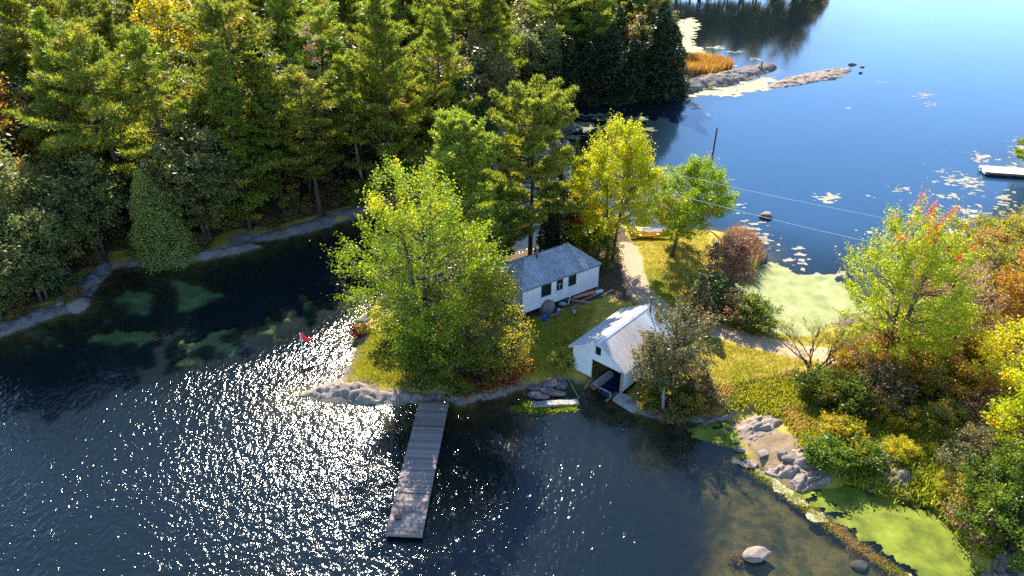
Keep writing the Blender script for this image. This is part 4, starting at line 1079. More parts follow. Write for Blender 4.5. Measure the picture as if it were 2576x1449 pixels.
put_tree('maple_tree', 'sunlit bright yellow maple cut by the right edge of the picture', 'tree',
    deciduous('edge_maple', 92, h, 3.3, 1.0, 200, 85, .2, .6, trunks=1, tr=.15, spiky=.6), ('maple_yellow', 'bark_grey'), b, .5)
b, h = hero(2480, 790, 520)
put_tree('ash_tree', 'thin pale green tree behind the red topped maple', 'tree',
    deciduous('thin_green', 93, h, 2.9, 2.2, 120, 55, .2, .65, trunks=2, tr=.1, sparse=.2, limbs=1), ('weed', 'bark_grey'), b, .5)
b, h = hero(2575, 860, 560)
put_tree('maple_tree', 'golden orange maple at the right edge above the thicket', 'tree',
    deciduous('gold_edge', 94, h, 3.4, 1.0, 150, 80, .22, .7, trunks=2, tr=.14), ('leaf_orange', 'bark_grey'), b, .5)
b, h = hero(2390, 880, 700)
put_tree('ash_tree', 'sparse tan tree with a dark trunk right of the red topped maple', 'tree',
    deciduous('tan_tree', 95, h, 2.6, 1.2, 90, 40, .2, .65, trunks=1, tr=.1, sparse=.2, limbs=1), ('leaf_tan', 'bark_grey'), b, .5)
b, h = hero(2540, 1010, 800)
put_tree('maple_tree', 'dull gold tree behind the bright yellow maple at the right edge', 'tree',
    deciduous('gold_tree', 96, h, 3.0, 1.0, 130, 80, .21, .65, trunks=2, tr=.12), ('leaf_gold', 'bark_grey'), b, .5)

# thicket of the right bank
TH = [deciduous('thicket', 300 + i, 2.6, 1.7, .05, 75, 70, .18, .48, trunks=3, tr=.04) for i in range(4)]
rngt = np.random.default_rng(77); spots = []
thick = W([(2230, 1000), (2130, 930), (2290, 880), (2330, 660), (2440, 610), (2640, 560), (2700, 900), (2700, 1480), (2480, 1400), (2400, 1320), (2330, 1240), (2230, 1190), (2200, 1080)])
tries = 0
while len(spots) < 62 and tries < 4000:
    tries += 1
    p = rngt.uniform(thick.min(0), thick.max(0))
    if sdf(thick, p[0], p[1]) < .4 or any((p[0] - q[0]) ** 2 + (p[1] - q[1]) ** 2 < 1.9 ** 2 for q in spots): continue
    spots.append(p)
labs = {'maple_low': 'dark green bush in the tangled thicket on the right bank', 'weed': 'yellow green bush in the tangled thicket on the right bank', 'leaf_tan': 'tan dry bush in the tangled thicket on the right bank',
        'leaf_orange': 'orange bush in the tangled thicket on the right bank', 'leaf_gold': 'golden bush in the tangled thicket on the right bank', 'juniper': 'brown olive bush in the tangled thicket on the right bank'}
for i, p in enumerate(spots):
    z = float(interp(ZZ, p[0], p[1])); py = proj([p[0], p[1], z])[1]
    mt = rngt.choice(['weed', 'leaf_tan', 'leaf_orange', 'leaf_gold', 'weed']) if py < 1040 else rngt.choice(['weed', 'weed', 'leaf_gold', 'leaf_tan', 'maple_low'])
    REP.append((labs[mt].split(' in the')[0], (p[0], p[1], z + 1.2)))
    REP[-1] = (put_tree('shrub', labs[mt], 'shrub', TH[i % 4], (mt, 'bark_grey'), (p[0], p[1], z), rngt.uniform(0, 6), rngt.uniform(.5, 1.1), 'bushes of the right bank thicket'),) + REP[-1]
name_repeats(REP, [('the red topped maple', 2240, 720), ('the bright yellow edge maple', 2530, 1040), ('the golden orange edge maple', 2560, 720), ('the sparse tan tree', 2390, 800), ('the dark bushes by the twiggy tree', 2090, 1000), ('the lime duckweed', 2300, 1340), ('the shaded grey outcrop', 2240, 1200)])
DT = [deciduous('bank_tree', 320 + i, 7.5, 2.8, .8, 140, 75, .2, .62, trunks=2, tr=.11) for i in range(2)]
for k, (x, y, s, mt) in enumerate([(2460, 1330, .8, 'maple_low'), (2560, 1420, .85, 'maple_low'), (2430, 1240, .7, 'juniper'), (2520, 1310, .85, 'maple_low')]):
    put_tree('bank_tree', ['dark green tree hanging over the duckweed at lower right', 'dark tree in the bottom right corner', 'olive tree in the thicket above the shaded outcrop', 'dark green tree below the bright yellow edge maple'][k], 'tree', DT[k % 2], (mt, 'bark_grey'), gp(x, y), k * 1.3, s)
# trees beyond the frame whose reflections and branches show at right
for k, (x, y, s) in enumerate([(74.0, 95.5, 1.0), (76, 91, .8)]):
    put_tree('pine_tree', ['pine branch reaching into the picture at the right edge above the floating dock', 'pine mirrored in the water beside the floating dock'][k], 'tree',
        pine('edge_pine', 97 + k, 14, 4.2, 1.5, .8, 5, .4, .6, 7, .5, .1, .2, .6, 1.0), ('pine_sun', 'bark_pine'), (x, y, .4), k, s)

# weeds on the slope and grass
rg = np.random.default_rng(8)
def scatter(px_poly, n, seed, cond=None):
    P = reed_bed(px_poly, n, seed); P[:, 2] = interp(ZZ, P[:, 0], P[:, 1]); P = P[P[:, 2] > .06]
    if cond is not None: P = P[cond(P)]
    return P
tag(link('weeds', blades('weeds', scatter([(1790, 1000), (1860, 980), (2000, 962), (2080, 1000), (2130, 1100), (2080, 1190), (2030, 1160), (2000, 1110), (1960, 1070), (1890, 1040), (1810, 1040)], 1700, 4), .45, rg, M['weed'], .09, .6, 9, .26)), 'tall yellow green weeds on the slope below the log fence', 'weeds', None, 'stuff')
tag(link('weeds', blades('weeds', scatter([(2080, 1100), (2230, 1000), (2500, 1180), (2500, 1430), (2350, 1280), (2130, 1230)], 2800, 14), .6, rg, M['weed'], .1, .6, 8, .3)), 'brown weeds under the right bank thicket', 'weeds', None, 'stuff')
tag(link('weeds', blades('weeds', scatter([(2180, 900), (2330, 660), (2600, 570), (2650, 1150), (2400, 1100)], 1800, 15), .9, rg, M['leaf_tan'], .1, .6, 8, .35)), 'dry tan weeds between the right bank trees', 'weeds', None, 'stuff')
pathd = lambda P: line_dist(path, P[:, 0], P[:, 1]) > 1.3
tag(link('grass', blades('grass', np.concatenate([scatter([(870, 980), (890, 880), (930, 840), (1010, 850), (1010, 985)], 3500, 5), scatter([(1330, 820), (1500, 790), (1430, 950), (1330, 960)], 2500, 6),
    scatter([(1590, 600), (1780, 590), (1780, 760), (1700, 800), (1600, 700)], 4500, 7, pathd), scatter([(1740, 830), (1900, 830), (2180, 850), (2150, 930), (2000, 945), (1800, 985), (1730, 960)], 6500, 9, pathd)]), .13, rg, M['grass_blade'], .035, .6, 4, .14)), 'short yellow green grass of the lawns', 'grass', None, 'stuff')
bar = W([(1888, 1178), (1930, 1205), (1990, 1250), (2040, 1285), (2100, 1330), (2160, 1375), (2230, 1420), (2300, 1475)])
bt = np.sort(np.random.default_rng(6).uniform(0, len(bar) - 1.001, 1000)); bi = bt.astype(int)
BP = bar[bi] + (bar[bi + 1] - bar[bi]) * (bt - bi)[:, None] + np.random.default_rng(7).normal(size=(1000, 2)) * .2
tag(link('weeds', blades('weeds', np.concatenate([BP, np.full((len(BP), 1), -.08)], 1), 2.2 * .1, rg, M['weed'], .035, 1.0, 6, .16)), 'matted straw coloured weed bar along the lime duckweed', 'weeds', None, 'stuff')
tag(float_mat('algae', 'whitish scum along the weed bar', [[(1884, 1176), (1905, 1176), (1960, 1215), (2015, 1255), (2085, 1300), (2140, 1345), (2110, 1345), (2040, 1300), (1980, 1258), (1920, 1212)], [(1905, 1180), (1960, 1235), (2000, 1245), (1950, 1205)], [(2260, 1425), (2300, 1445), (2330, 1480), (2290, 1470)]], M['algae_pale'], 261, .52, .12, .6), cat='algae')
tag(link('weeds', blades('weeds', reed_bed(blob(1855, 1400, 26, 9, s=8), 60, 9), .3, rg, M['reed_tan'], .05, .9, 7, .2)), 'brown weeds trailing left of the lone pink boulder', 'weeds', None, 'stuff')
ms = reed_bed([(1275, 1030), (1335, 1016), (1450, 1020), (1445, 1032), (1340, 1038)], 300, 10); ms[:, 2] = 0
tag(link('water_plants', blades('water_plants', ms, .2, rg, M['lime'], .06, .8, 7, .15)), 'bright green water plants along the concrete crib', 'weeds', None, 'stuff')

# ------------------------------------------------------------------ far bank forest
PW = [pine('wood_pine', 400 + i, 20, [3.4, 4.2, 3.6, 4.6, 3.9, 3.2][i], [4.5, 2.5, 6.5, 3.0, 8.0, 2.0][i], [.9, 1.05, 1.0, 1.15, .95, .85][i], [5, 4, 5, 4, 4, 5][i], [.5, .6, .55, .6, .65, .5][i], .75, 8, .5, .075, .26,
    [.75, .6, .5, .8, .4, .9][i], 1.05, inner=.28, bare=4, lean=(.5 * math.sin(i * 2.1), .4 * math.cos(i * 1.7))) for i in range(6)]
HM = [cone_tree('hemlock', 420 + i, 13, 2.7, .3, 7500, .4, .6, .2, .75, .18, .35) for i in range(3)]
CD = [cone_tree('cedar', 430 + i, 10, 1.9, .1, 5600, .34, .55, .2, .7, .14, .2) for i in range(2)]
OK = [deciduous('oak', 440 + i, 12.5, 3.3, 2.6, 170, 62, .32, .85, trunks=1 + i % 2, tr=.17) for i in range(4)]
WOOD = 'trees of the dense wood on the far bank'
hero_wood = []
def wood(name, label, cat, proto, ph, mats, x, y, top, rz=0, sxy=1.0, tilt=None, group=None):
    b, h = hero(x, y, top)
    s = h / ph
    put_tree(name, label, cat, proto, mats, b, rz, s, group, sxy, tilt)
    hero_wood.append((b.x, b.y, 3.4))
wood('pine_tree', 'tall pine with a long bare leaning trunk at the waterline of the far bank', 'tree', pine('leaning_pine', 451, 20, 3.2, 8.5, .85, 5, .5, .7, 8, .5, .075, .24, .6, 1.15, bare=4, lean=(-1.2, .3)), 20, ('pine_wood', 'bark_pale'), 918, 492, 148)
wood('pine_tree', 'broadest tallest bright pine in the middle of the far bank', 'tree', pine('broad_pine', 452, 24, 5.0, 1.5, .9, 6, .45, .85, 8, .5, .075, .3, .75, 1.15), 24, ('pine_wood', 'bark_pine'), 990, 500, -20)
wood('pine_tree', 'bright pine with tiered sprays right of the broadest pine', 'tree', pine('tier_pine', 453, 21, 4.2, 2.0, 1.1, 5, .55, .75, 8, .5, .075, .26, .7, 1.2), 21, ('pine_wood', 'bark_pine'), 1120, 452, 22)
wood('pine_tree', 'pine with a yellow green leader on the left bank, over the water', 'tree', PW[1], 20, ('pine_wood', 'bark_pine'), 715, 535, 182, 1.0, .95)
wood('pine_tree', 'large pine above the bright conical cedar', 'tree', PW[3], 20, ('pine_wood', 'bark_pine'), 470, 560, 70, 2.0, 1.1)
wood('pine_tree', 'pale soft pine in the upper left wood', 'tree', PW[0], 20, ('pine_wood', 'bark_pine'), 250, 560, 95, .4, 1.1)
wood('cedar_tree', 'bright dense conical cedar overhanging the left ledge', 'tree', cone_tree('bright_cedar', 460, 10.5, 3.9, -.5, 30000, .2, .52, .3, .36, .16, .3), 10.5, ('cedar_light', 'bark_pine'), 425, 636, 412, 0, 1.0, (R(7), 0))
wood('oak_tree', 'pale grey green oak at the left edge of the picture', 'tree', OK[0], 12.5, ('oak_grey', 'bark_grey'), 45, 700, 335, 0, 1.1)
wood('maple_tree', 'orange maple at the left edge above the pale oak', 'tree', OK[1], 12.5, ('leaf_orange', 'bark_grey'), 15, 520, 140, 1, 1.1)
wood('maple_tree', 'golden maple top showing at the upper edge of the wood', 'tree', OK[2], 12.5, ('leaf_gold', 'bark_grey'), 480, 330, -10, 1, 1.1)
wood('oak_tree', 'pale olive oak in the upper left corner of the wood', 'tree', OK[3], 12.5, ('oak_grey', 'bark_grey'), 60, 400, 5, 1, 1.2)
b, h = hero(862, 470, 60)
put_tree('dead_pine', 'dead leaning pine with rusty red needles left of the leaning bare trunk', 'tree', pine('dead_pine', 461, h, 2.4, 6, 1.5, 3, .5, .2, 3, .4, .08, .2, .5, .25, inner=.6, bare=10, lean=(-1.6, 0)), ('leaf_tan', 'bark_pale'), b, 0)
b, h = hero(185, 470, 325)
put_tree('birch_tree', 'pale dead birch snag in the left wood', 'tree', twig_tree('birch_snag', 462, h, .15, 1, 3, .14, 120, .2), ('oak_grey', 'bark_pale'), b, 0)
for k, (x, y, tp_, s) in enumerate([(1680, 240, 62, 1.45), (1640, 245, 50, 1.6), (1585, 248, 95, 1.7), (1530, 252, 60, 1.5), (1475, 254, 105, 1.8), (1425, 258, 90, 1.4), (1650, 225, 5, 1.4), (1390, 262, 120, 1.6)]):
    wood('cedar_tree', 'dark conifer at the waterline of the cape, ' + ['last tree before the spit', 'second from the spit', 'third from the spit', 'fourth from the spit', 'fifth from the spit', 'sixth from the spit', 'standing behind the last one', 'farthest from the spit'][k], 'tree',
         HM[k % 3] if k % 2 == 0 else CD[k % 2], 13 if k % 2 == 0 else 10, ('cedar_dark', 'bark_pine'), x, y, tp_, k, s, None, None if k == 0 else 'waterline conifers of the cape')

WREP = []; rngf = np.random.default_rng(21); placed = list(hero_wood)
kinds = [('pine_tree', PW, 20, 'pine_wood', 'bark_pine', 'green pine within the dense wood of the far bank', .42, (17, 23), 4.1),
         ('hemlock_tree', HM, 13, 'hemlock', 'bark_pine', 'dark green hemlock within the dense wood of the far bank', .11, (9, 14), 3.3),
         ('cedar_tree', CD, 10, 'cedar_dark', 'bark_pine', 'dark cedar within the dense wood of the far bank', .06, (6, 11), 2.6),
         ('oak_tree', OK, 12.5, 'oak_olive', 'bark_grey', 'olive bronze oak within the dense wood of the far bank', .19, (10, 15), 3.9),
         ('oak_tree', OK, 12.5, 'oak_grey', 'bark_grey', 'grey green leafy tree within the dense wood of the far bank', .12, (10, 15), 3.9),
         ('maple_tree', OK, 12.5, 'leaf_orange', 'bark_grey', 'orange autumn maple within the dense wood of the far bank', .025, (8, 12), 3.4),
         ('maple_tree', OK, 12.5, 'leaf_gold', 'bark_grey', 'golden autumn maple within the dense wood of the far bank', .03, (9, 13), 3.4)]
pr = np.array([k[6] for k in kinds]); pr /= pr.sum()
cand = np.stack([rngf.uniform(-95, 45, 14000), rngf.uniform(46, 215, 14000)], -1)
cd = interp(dB, cand[:, 0], cand[:, 1]); cz = interp(ZZ, cand[:, 0], cand[:, 1])
order = np.argsort(np.maximum(cd, 0) * .0 + cand[:, 1])
nw = 0
for i in order:
    x, y = cand[i]
    if cd[i] < 1.6: continue
    k = rngf.choice(len(kinds), p=pr)
    if cd[i] < 4: k = rngf.choice([1, 2, 0, 0, 3, 4])
    if x < -33 and cd[i] >= 4 and rngf.uniform() < .45: k = rngf.choice([4, 4, 3, 5])
    if x < -33 and cd[i] < 4: k = rngf.choice([4, 4, 3, 0, 0])
    if x > -6 and cd[i] >= 4: k = rngf.choice([3, 3, 3, 0, 0, 1, 1])
    nm, protos, ph, mt, bk, lab, _, hr, sp = kinds[k]
    hh = rngf.uniform(*hr)
    px, py = proj([x, y, cz[i] + hh]); bx, by = proj([x, y, cz[i]])
    if py < -60 and by < 40 or py < -330: continue
    if px < -160 or px > 2700: continue
    if x > 12 and bx > 1630: continue
    if 1205 < bx < 1470 and 335 < by < 445: continue
    spc = sp * (1.0 if cd[i] < 14 else 1.2)
    if any((x - q[0]) ** 2 + (y - q[1]) ** 2 < ((spc + q[2]) * .5) ** 2 for q in placed): continue
    placed.append((x, y, sp))
    wt = put_tree(nm, lab, 'tree', protos[rngf.integers(len(protos))], (mt, bk), (x, y, float(cz[i])), rngf.uniform(0, 6.28), hh / ph, WOOD, rngf.uniform(.95, 1.4))
    WREP.append((wt, lab.split(' within')[0], (x, y, float(cz[i]) + hh * .75)))
    nw += 1
print('forest trees', nw)
# low growth along the far bank edge
fb = 0; SREP = []
for i in range(0, 14000):
    x, y = cand[i]
    if not (1.2 < cd[i] < 6.0) or y > 150 or x > 33: continue
    px, py = proj([x, y, .5])
    if px < -20 or px > 1800: continue
    if any((x - q[0]) ** 2 + (y - q[1]) ** 2 < 1.5 ** 2 for q in placed): continue
    placed.append((x, y, .8)); fb += 1
    mt = rngf.choice(['hemlock', 'oak_olive', 'juniper', 'maple_low'])
    wt = put_tree('shrub', 'low bush along the shaded ledge of the far bank', 'shrub', TH[fb % 4], (mt, 'bark_grey'), (x, y, float(cz[i])), rngf.uniform(0, 6), rngf.uniform(.45, .85), 'low bushes along the far bank ledge')
    SREP.append((wt, 'low bush', (x, y, float(cz[i]) + .6)))
    if fb > 120: break
MARKS = [('the leaning bare trunk pine', 900, 250), ('the broadest bright pine', 990, 180), ('the tiered bright pine', 1120, 180), ('the pine with a yellow leader', 700, 300), ('the large pine over the cedar', 450, 200),
         ('the pale soft pine', 250, 250), ('the bright conical cedar', 425, 520), ('the pale grey green oak', 50, 450), ('the orange maple at the edge', 30, 230), ('the golden maple top', 480, 40), ('the olive corner oak', 60, 60),
         ('the dead rusty pine', 830, 150), ('the pale birch snag', 180, 390), ('the cape waterline conifers', 1540, 160), ('the last cape conifer', 1685, 120), ('the dappled ledge spit', 1330, 380)]
name_repeats(WREP, MARKS)
name_repeats(SREP, [('the bright conical cedar foot', 425, 630), ('the round flat slab', 190, 768), ('the curving left shore ledge', 50, 820), ('the long smooth ledge', 560, 640), ('the sloping far bank ledge', 760, 585), ('the leaning trunk foot', 918, 490), ('the dappled ledge spit', 1330, 385), ('the low cape ledge', 1500, 250), ('the pale sloping slab', 240, 700)])
# opposite shore: seen mirrored in the calm bay
for k in range(26):
    x = 45 + k * 2.4 + rngf.uniform(-1.2, 1.2); y = 250 + rngf.uniform(0, 7) + max(0, x - 92) * .7
    kk = k % 4; hh = rngf.uniform(16, 23) if x < 96 else rngf.uniform(9, 13)
    pr_, ph, mt = [(PW[1], 20, 'pine_wood'), (OK[2], 12.5, 'leaf_gold'), (OK[0], 12.5, 'maple_yellow'), (OK[1], 12.5, 'oak_olive')][kk]
    put_tree('shore_tree', ['first', 'second', 'third', 'fourth', 'fifth', 'sixth', 'seventh', 'eighth', 'ninth', 'tenth', 'eleventh', 'twelfth', 'thirteenth', 'fourteenth', 'fifteenth', 'sixteenth', 'seventeenth', 'eighteenth', 'nineteenth', 'twentieth', 'twenty first', 'twenty second', 'twenty third', 'twenty fourth', 'twenty fifth', 'twenty sixth'][k] + ' tree from the left mirrored in the calm bay', 'tree', pr_, (mt, 'bark_pine'), (x, y, max(float(interp(ZZ, x, y)), 0)), k, hh / ph, 'opposite shore trees mirrored in the calm bay', 1.15 if kk in (0, 3) else .8)

# ------------------------------------------------------------------ boathouse
def boards(front, y0, y1, fn, parent, name, mat, ex=.15):
    """horizontal clapboards; fn(z) -> list of (x0, x1) spans; local wall plane along x at depth y0"""
    z = front[0]
    while z < front[1] - .02:
        z2 = min(z + ex, front[1])
        for (a, b) in fn(z + ex * .5):
            if b - a < .06: continue
            mb = MB(); L = .022
            mb.add([(a, y0 - .004, z2), (b, y0 - .004, z2), (b, y0 - L, z), (a, y0 - L, z), (a, y0 + .02, z2), (b, y0 + .02, z2), (b, y0 + .02, z), (a, y0 + .02, z)],
                   [(3, 2, 1, 0), (4, 5, 6, 7), (0, 1, 5, 4), (2, 3, 7, 6), (1, 2, 6, 5), (3, 0, 4, 7)])
            o = link(name, mb.mesh(name, mat), parent)
            if y1 is not None: o.matrix_parent_inverse = Matrix.Identity(4); o.matrix_local = y1
        z = z2

BW, BL_, WALL, APEX, BZ = 4.92, 7.15, 2.42, 3.88, .5
bhouse = thing('boathouse', 'white clapboard boathouse with a pale metal gable roof and open water door', 'boathouse', (BH_O[0], BH_O[1], BZ), BH_A)
dx0, dx1, dz1 = .39 * BW, .965 * BW, 1.88
wx0, wx1, wz0, wz1 = 2.18, 2.72, 2.55, 3.32
def front_spans(z):
    a, b = 0.0, BW
    if z > WALL:
        k = (z - WALL) / (APEX - WALL) * BW / 2; a, b = k, BW - k
    cuts = []
    if z < dz1: cuts.append((dx0, dx1))
    if wz0 < z < wz1: cuts.append((wx0, wx1))
    sp = [(a, b)]
    for c in cuts:
        sp = [s for q in sp for s in ((q[0], min(q[1], c[0])), (max(q[0], c[1]), q[1])) if s[1] > s[0]]
    return sp
boards((0, APEX - .05), 0.0, None, front_spans, bhouse, 'clapboard', M['paint_white'])
side = Matrix.Translation((BW, 0, 0)) @ Matrix.Rotation(R(90), 4, 'Z')
boards((0, WALL), 0.0, side, lambda z: [(0.0, BL_)], bhouse, 'clapboard', M['paint_white'])
w = MB()
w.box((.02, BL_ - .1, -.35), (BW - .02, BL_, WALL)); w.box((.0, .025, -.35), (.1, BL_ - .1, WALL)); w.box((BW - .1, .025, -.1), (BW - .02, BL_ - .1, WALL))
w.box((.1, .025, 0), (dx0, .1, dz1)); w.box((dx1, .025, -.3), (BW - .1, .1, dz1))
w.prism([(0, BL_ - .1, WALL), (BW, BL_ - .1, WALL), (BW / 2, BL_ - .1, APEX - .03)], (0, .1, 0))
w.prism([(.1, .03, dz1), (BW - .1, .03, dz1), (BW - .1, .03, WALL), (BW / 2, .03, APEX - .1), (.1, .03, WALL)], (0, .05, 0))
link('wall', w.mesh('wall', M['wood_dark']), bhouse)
t = MB(); t.box((dx0 - .09, -.045, -.05), (dx0, .03, dz1 + .09)); t.box((dx0, -.045, dz1), (dx1, .03, dz1 + .09))
link('door_frame', t.mesh('door_frame', M['trim_white']), bhouse)
t = MB(); t.box((dx1 + .003, -.05, -.5), (BW + .03, .06, WALL - .05)); link('corner_post', t.mesh('corner_post', M['wood_grey']), bhouse)
t = MB(); t.box((-.03, -.04, -.02), (.07, .05, WALL)); link('corner_board', t.mesh('corner_board', M['trim_white']), bhouse)
wf = MB(); f_ = .07
wf.box((wx0 - f_, -.05, wz0 - f_), (wx0, .03, wz1 + f_)); wf.box((wx1, -.05, wz0 - f_), (wx1 + f_, .03, wz1 + f_)); wf.box((wx0, -.05, wz1), (wx1, .03, wz1 + f_)); wf.box((wx0, -.06, wz0 - f_), (wx1, .03, wz0))
win = link('window', wf.mesh('window', M['trim_white']), bhouse)
t = MB(); t.box((wx0, .0, wz0), (wx1, .012, wz1)); link('pane', t.mesh('pane', M['glass']), win)
# roof
ov, oe = .28, .36
slope = math.atan2(APEX - WALL, BW / 2); sl = (BW / 2 + oe) / math.cos(slope)
npan = 12; pw = (BL_ + 2 * ov) / npan
def corr_panel(width, length, ribs=3, hgt=.018):
    mb = MB(); xs = []
    for r_ in range(ribs):
        c = (r_ + .5) * width / ribs; xs += [(c - .055, 0), (c - .025, hgt), (c + .025, hgt), (c + .055, 0)]
    prof = [(0, 0)] + xs + [(width - .004, 0)]
    n = len(prof)
    top = [(p[0], 0, p[1]) for p in prof] + [(p[0], length, p[1]) for p in prof]
    bot = [(p[0], y, -.015) for y in (0, length) for p in (prof[0], prof[-1])]
    mb.add(top + bot, [(i, i + 1, n + i + 1, n + i) for i in range(n - 1)] + [(2 * n, 2 * n + 2, 2 * n + 3, 2 * n + 1)] + [tuple([2 * n, 2 * n + 1] + list(range(n - 1, -1, -1)))])
    return mb
pm = corr_panel(pw, sl).mesh('roof_panel', M['roof_white'])
pm2 = corr_panel(pw, sl).mesh('roof_panel', M['roof_beige'])
rngp = random.Random(3)
for s in (0, 1):
    for k in range(npan):
        o = link('roof_panel', pm2 if s == 1 and k < 8 else pm, bhouse)
        # panel x runs along the ridge (local Y), panel y runs down the slope
        yk = -ov + k * pw
        lift = .03 + rngp.uniform(0, .008)
        if s == 0:
            X = Vector((0, 1, 0)); Y = Vector((-math.cos(slope), 0, -math.sin(slope)))
        else:
            X = Vector((0, -1, 0)); Y = Vector((math.cos(slope), 0, -math.sin(slope))); yk += pw
        Z = X.cross(Y)
        org = Vector((BW / 2, yk, APEX)) + Z * lift
        o.matrix_local = Matrix(((X.x, Y.x, Z.x, org.x), (X.y, Y.y, Z.y, org.y), (X.z, Y.z, Z.z, org.z), (0, 0, 0, 1)))
rc = MB()
for sg in (-1, 1):
    c_, s_ = math.cos(slope) * sg, math.sin(slope)
    rc.prism([(BW / 2, -ov - .03, APEX + .085), (BW / 2 + c_ * .24, -ov - .03, APEX + .085 - s_ * .24), (BW / 2 + c_ * .24, -ov - .03, APEX + .065 - s_ * .24), (BW / 2, -ov - .03, APEX + .06)], (0, BL_ + 2 * ov + .06, 0))
link('ridge_cap', rc.mesh('ridge_cap', M['roof_white']), bhouse)
for sg in (-1, 1):
    fb_ = MB(); c_, s_ = math.cos(slope) * sg, math.sin(slope)
    fb_.prism([(BW / 2, -ov, APEX + .01), (BW / 2 + c_ * sl, -ov, APEX + .01 - s_ * sl), (BW / 2 + c_ * sl, -ov, APEX - .13 - s_ * sl), (BW / 2, -ov, APEX - .14)], (0, .03, 0))
    link('barge_board', fb_.mesh('barge_board', M['trim_white']), bhouse)
st = MB(); st.tube([(BW / 2 + .5, BL_ - .5, APEX - .5), (BW / 2 + .5, BL_ - .5, APEX + 1.15)], .08, 8); st.tube([(BW / 2 + .5, BL_ - .5, APEX + 1.15), (BW / 2 + .5, BL_ - .5, APEX + 1.25)], .13, 8)
link('stove_pipe', st.mesh('stove_pipe', M['pipe_metal'], True), bhouse)

def hull(L, B, D, mat_out, name, bow=.9, stern=.35, sheer=.25, th=.03):
    mb = MB(); n = 13; sec = 9; V1 = []
    for i in range(n):
        t = i / (n - 1); x = (t - .5) * L
        w = B / 2 * (1 - abs(2 * t - 1) ** (2.2 if t > .5 else 2.6) * (bow if t > .5 else stern))
        d = D * (1 - .25 * abs(2 * t - 1) ** 2); zt = D + sheer * abs(2 * t - 1) ** 2.2
        for k in range(sec):
            a = math.pi * k / (sec - 1)
            V1.append((x, -math.cos(a) * w, zt - (math.sin(a) ** .7) * (zt - D + d)))
    V2 = [(x * .985, y * (1 - th / (B / 2)) if abs(y) > 1e-6 else y, z + th * .8) for x, y, z in V1]
    o = len(V1); fs = []
    for i in range(n - 1):
        for k in range(sec - 1):
            q = (i * sec + k, i * sec + k + 1, (i + 1) * sec + k + 1, (i + 1) * sec + k)
            fs.append(q[::-1]); fs.append(tuple(o + j for j in q))
        for k in (0, sec - 1):
            fs.append((i * sec + k, (i + 1) * sec + k, o + (i + 1) * sec + k, o + i * sec + k))
    for i in (0, n - 1):
        fs.append(tuple(i * sec + k for k in range(sec))); fs.append(tuple(o + i * sec + k for k in range(sec)))
    mb.add(V1 + V2, fs)
    return mb.mesh(name, M[mat_out], True)
# boat inside the boathouse
hd = bh(4.0, 1.0)
boat = thing('motor_boat', 'dark blue open boat nosing out under the boathouse door', 'boat', (hd[1], hd[2], .12), BH_A + R(90))
link('hull', hull(4.2, 1.35, .55, 'navy_hull', 'hull', .75, .25, .12), boat)
t = MB(); t.box((-2.06, -.56, .38), (-1.9, .56, .72)); link('transom', t.mesh('transom', M['alu']), boat)
for x in (-1.0, .1):
    t = MB(); t.box((x, -.55, .34), (x + .28, .55, .38)); link('seat', t.mesh('seat', M['navy_hull']), boat)
# weathered punt and timbers at the door
hd = bh(2.85, .25)
rp = thing('wooden_punt', 'weathered wooden punt tilted out of the boathouse doorway', 'punt', (hd[1], hd[2], .32), BH_A + R(82))
rp.rotation_euler = (R(8), R(-10), BH_A + R(82))
link('hull', hull(2.3, .75, .28, 'wood_grey', 'hull', .35, .35, .05, .04), rp)
for k in range(3):
    t = MB(); t.box((-.95, -.33 + k * .225, .26), (.95, -.33 + k * .225 + .205, .29)); link('plank', t.mesh('plank', M['wood_grey']), rp)
def timber(px0, py0, z0, px1, py1, z1, w_, label, mat='wood_brown', name='timber', cat='timber', group=None):
    a = Vector(g(px0, py0, z0)); b_ = Vector(g(px1, py1, z1)); d = b_ - a
    mb = MB(); L = d.length; mb.box((0, -w_ / 2, -w_ * .4), (L, w_ / 2, w_ * .4))
    o = link(name, mb.mesh(name, M[mat]), None, a)
    o.rotation_euler = d.to_track_quat('X', 'Z').to_euler()
    return tag(o, label, cat, group)
timber(1490, 955, .5, 1469, 977, .15, .16, 'short pale timber poking out left of the wooden punt')
timber(1552, 987, .5, 1523, 1010, .1, .16, 'long pale timber poking out at the right door post')
sl_ = gp(1578, 1018)
slab = MB(); slab.prism([(-1.1, -.5, 0), (.9, -.62, 0), (1.15, .1, 0), (.95, .55, 0), (-1.0, .5, 0)], (0, 0, .28))
o = tag(link('concrete_slab', slab.mesh('concrete_slab', M['concrete']), None, (sl_.x, sl_.y, .12), R(-38)), 'tilted concrete slab at the right foot of the boathouse', 'slab'); o.rotation_euler = (R(8), R(6), R(-38))
# concrete crib
ca, cb = g(1340, 1018, .25), g(1456, 1010, .25); cdv = cb - ca; crib_a = math.atan2(cdv[1], cdv[0])
crib = thing('concrete_crib', 'low weathered concrete crib wall in front of the stone pile', 'wall', (ca[0], ca[1], -.4), crib_a)
L = np.hypot(cdv[0], cdv[1]); nb_ = 9
for k in range(nb_):
    t = MB(); j = rngp.uniform(-.03, .03); t.box((k * L / nb_, -.25 + j, 0), ((k + 1) * L / nb_ - .012, .3 + j, .68 + rngp.uniform(-.05, .05)))
    link('concrete_block', t.mesh('concrete_block', M['concrete']), crib)
rope = MB(); rope.tube([g(1427, 950, .8), g(1440, 972, .5), g(1450, 990, .35), g(1457, 1002, .3)], .035, 5)
tag(link('rope', rope.mesh('rope', M['green_rope'], True)), 'pale green rope running from the boathouse corner to the crib', 'rope')

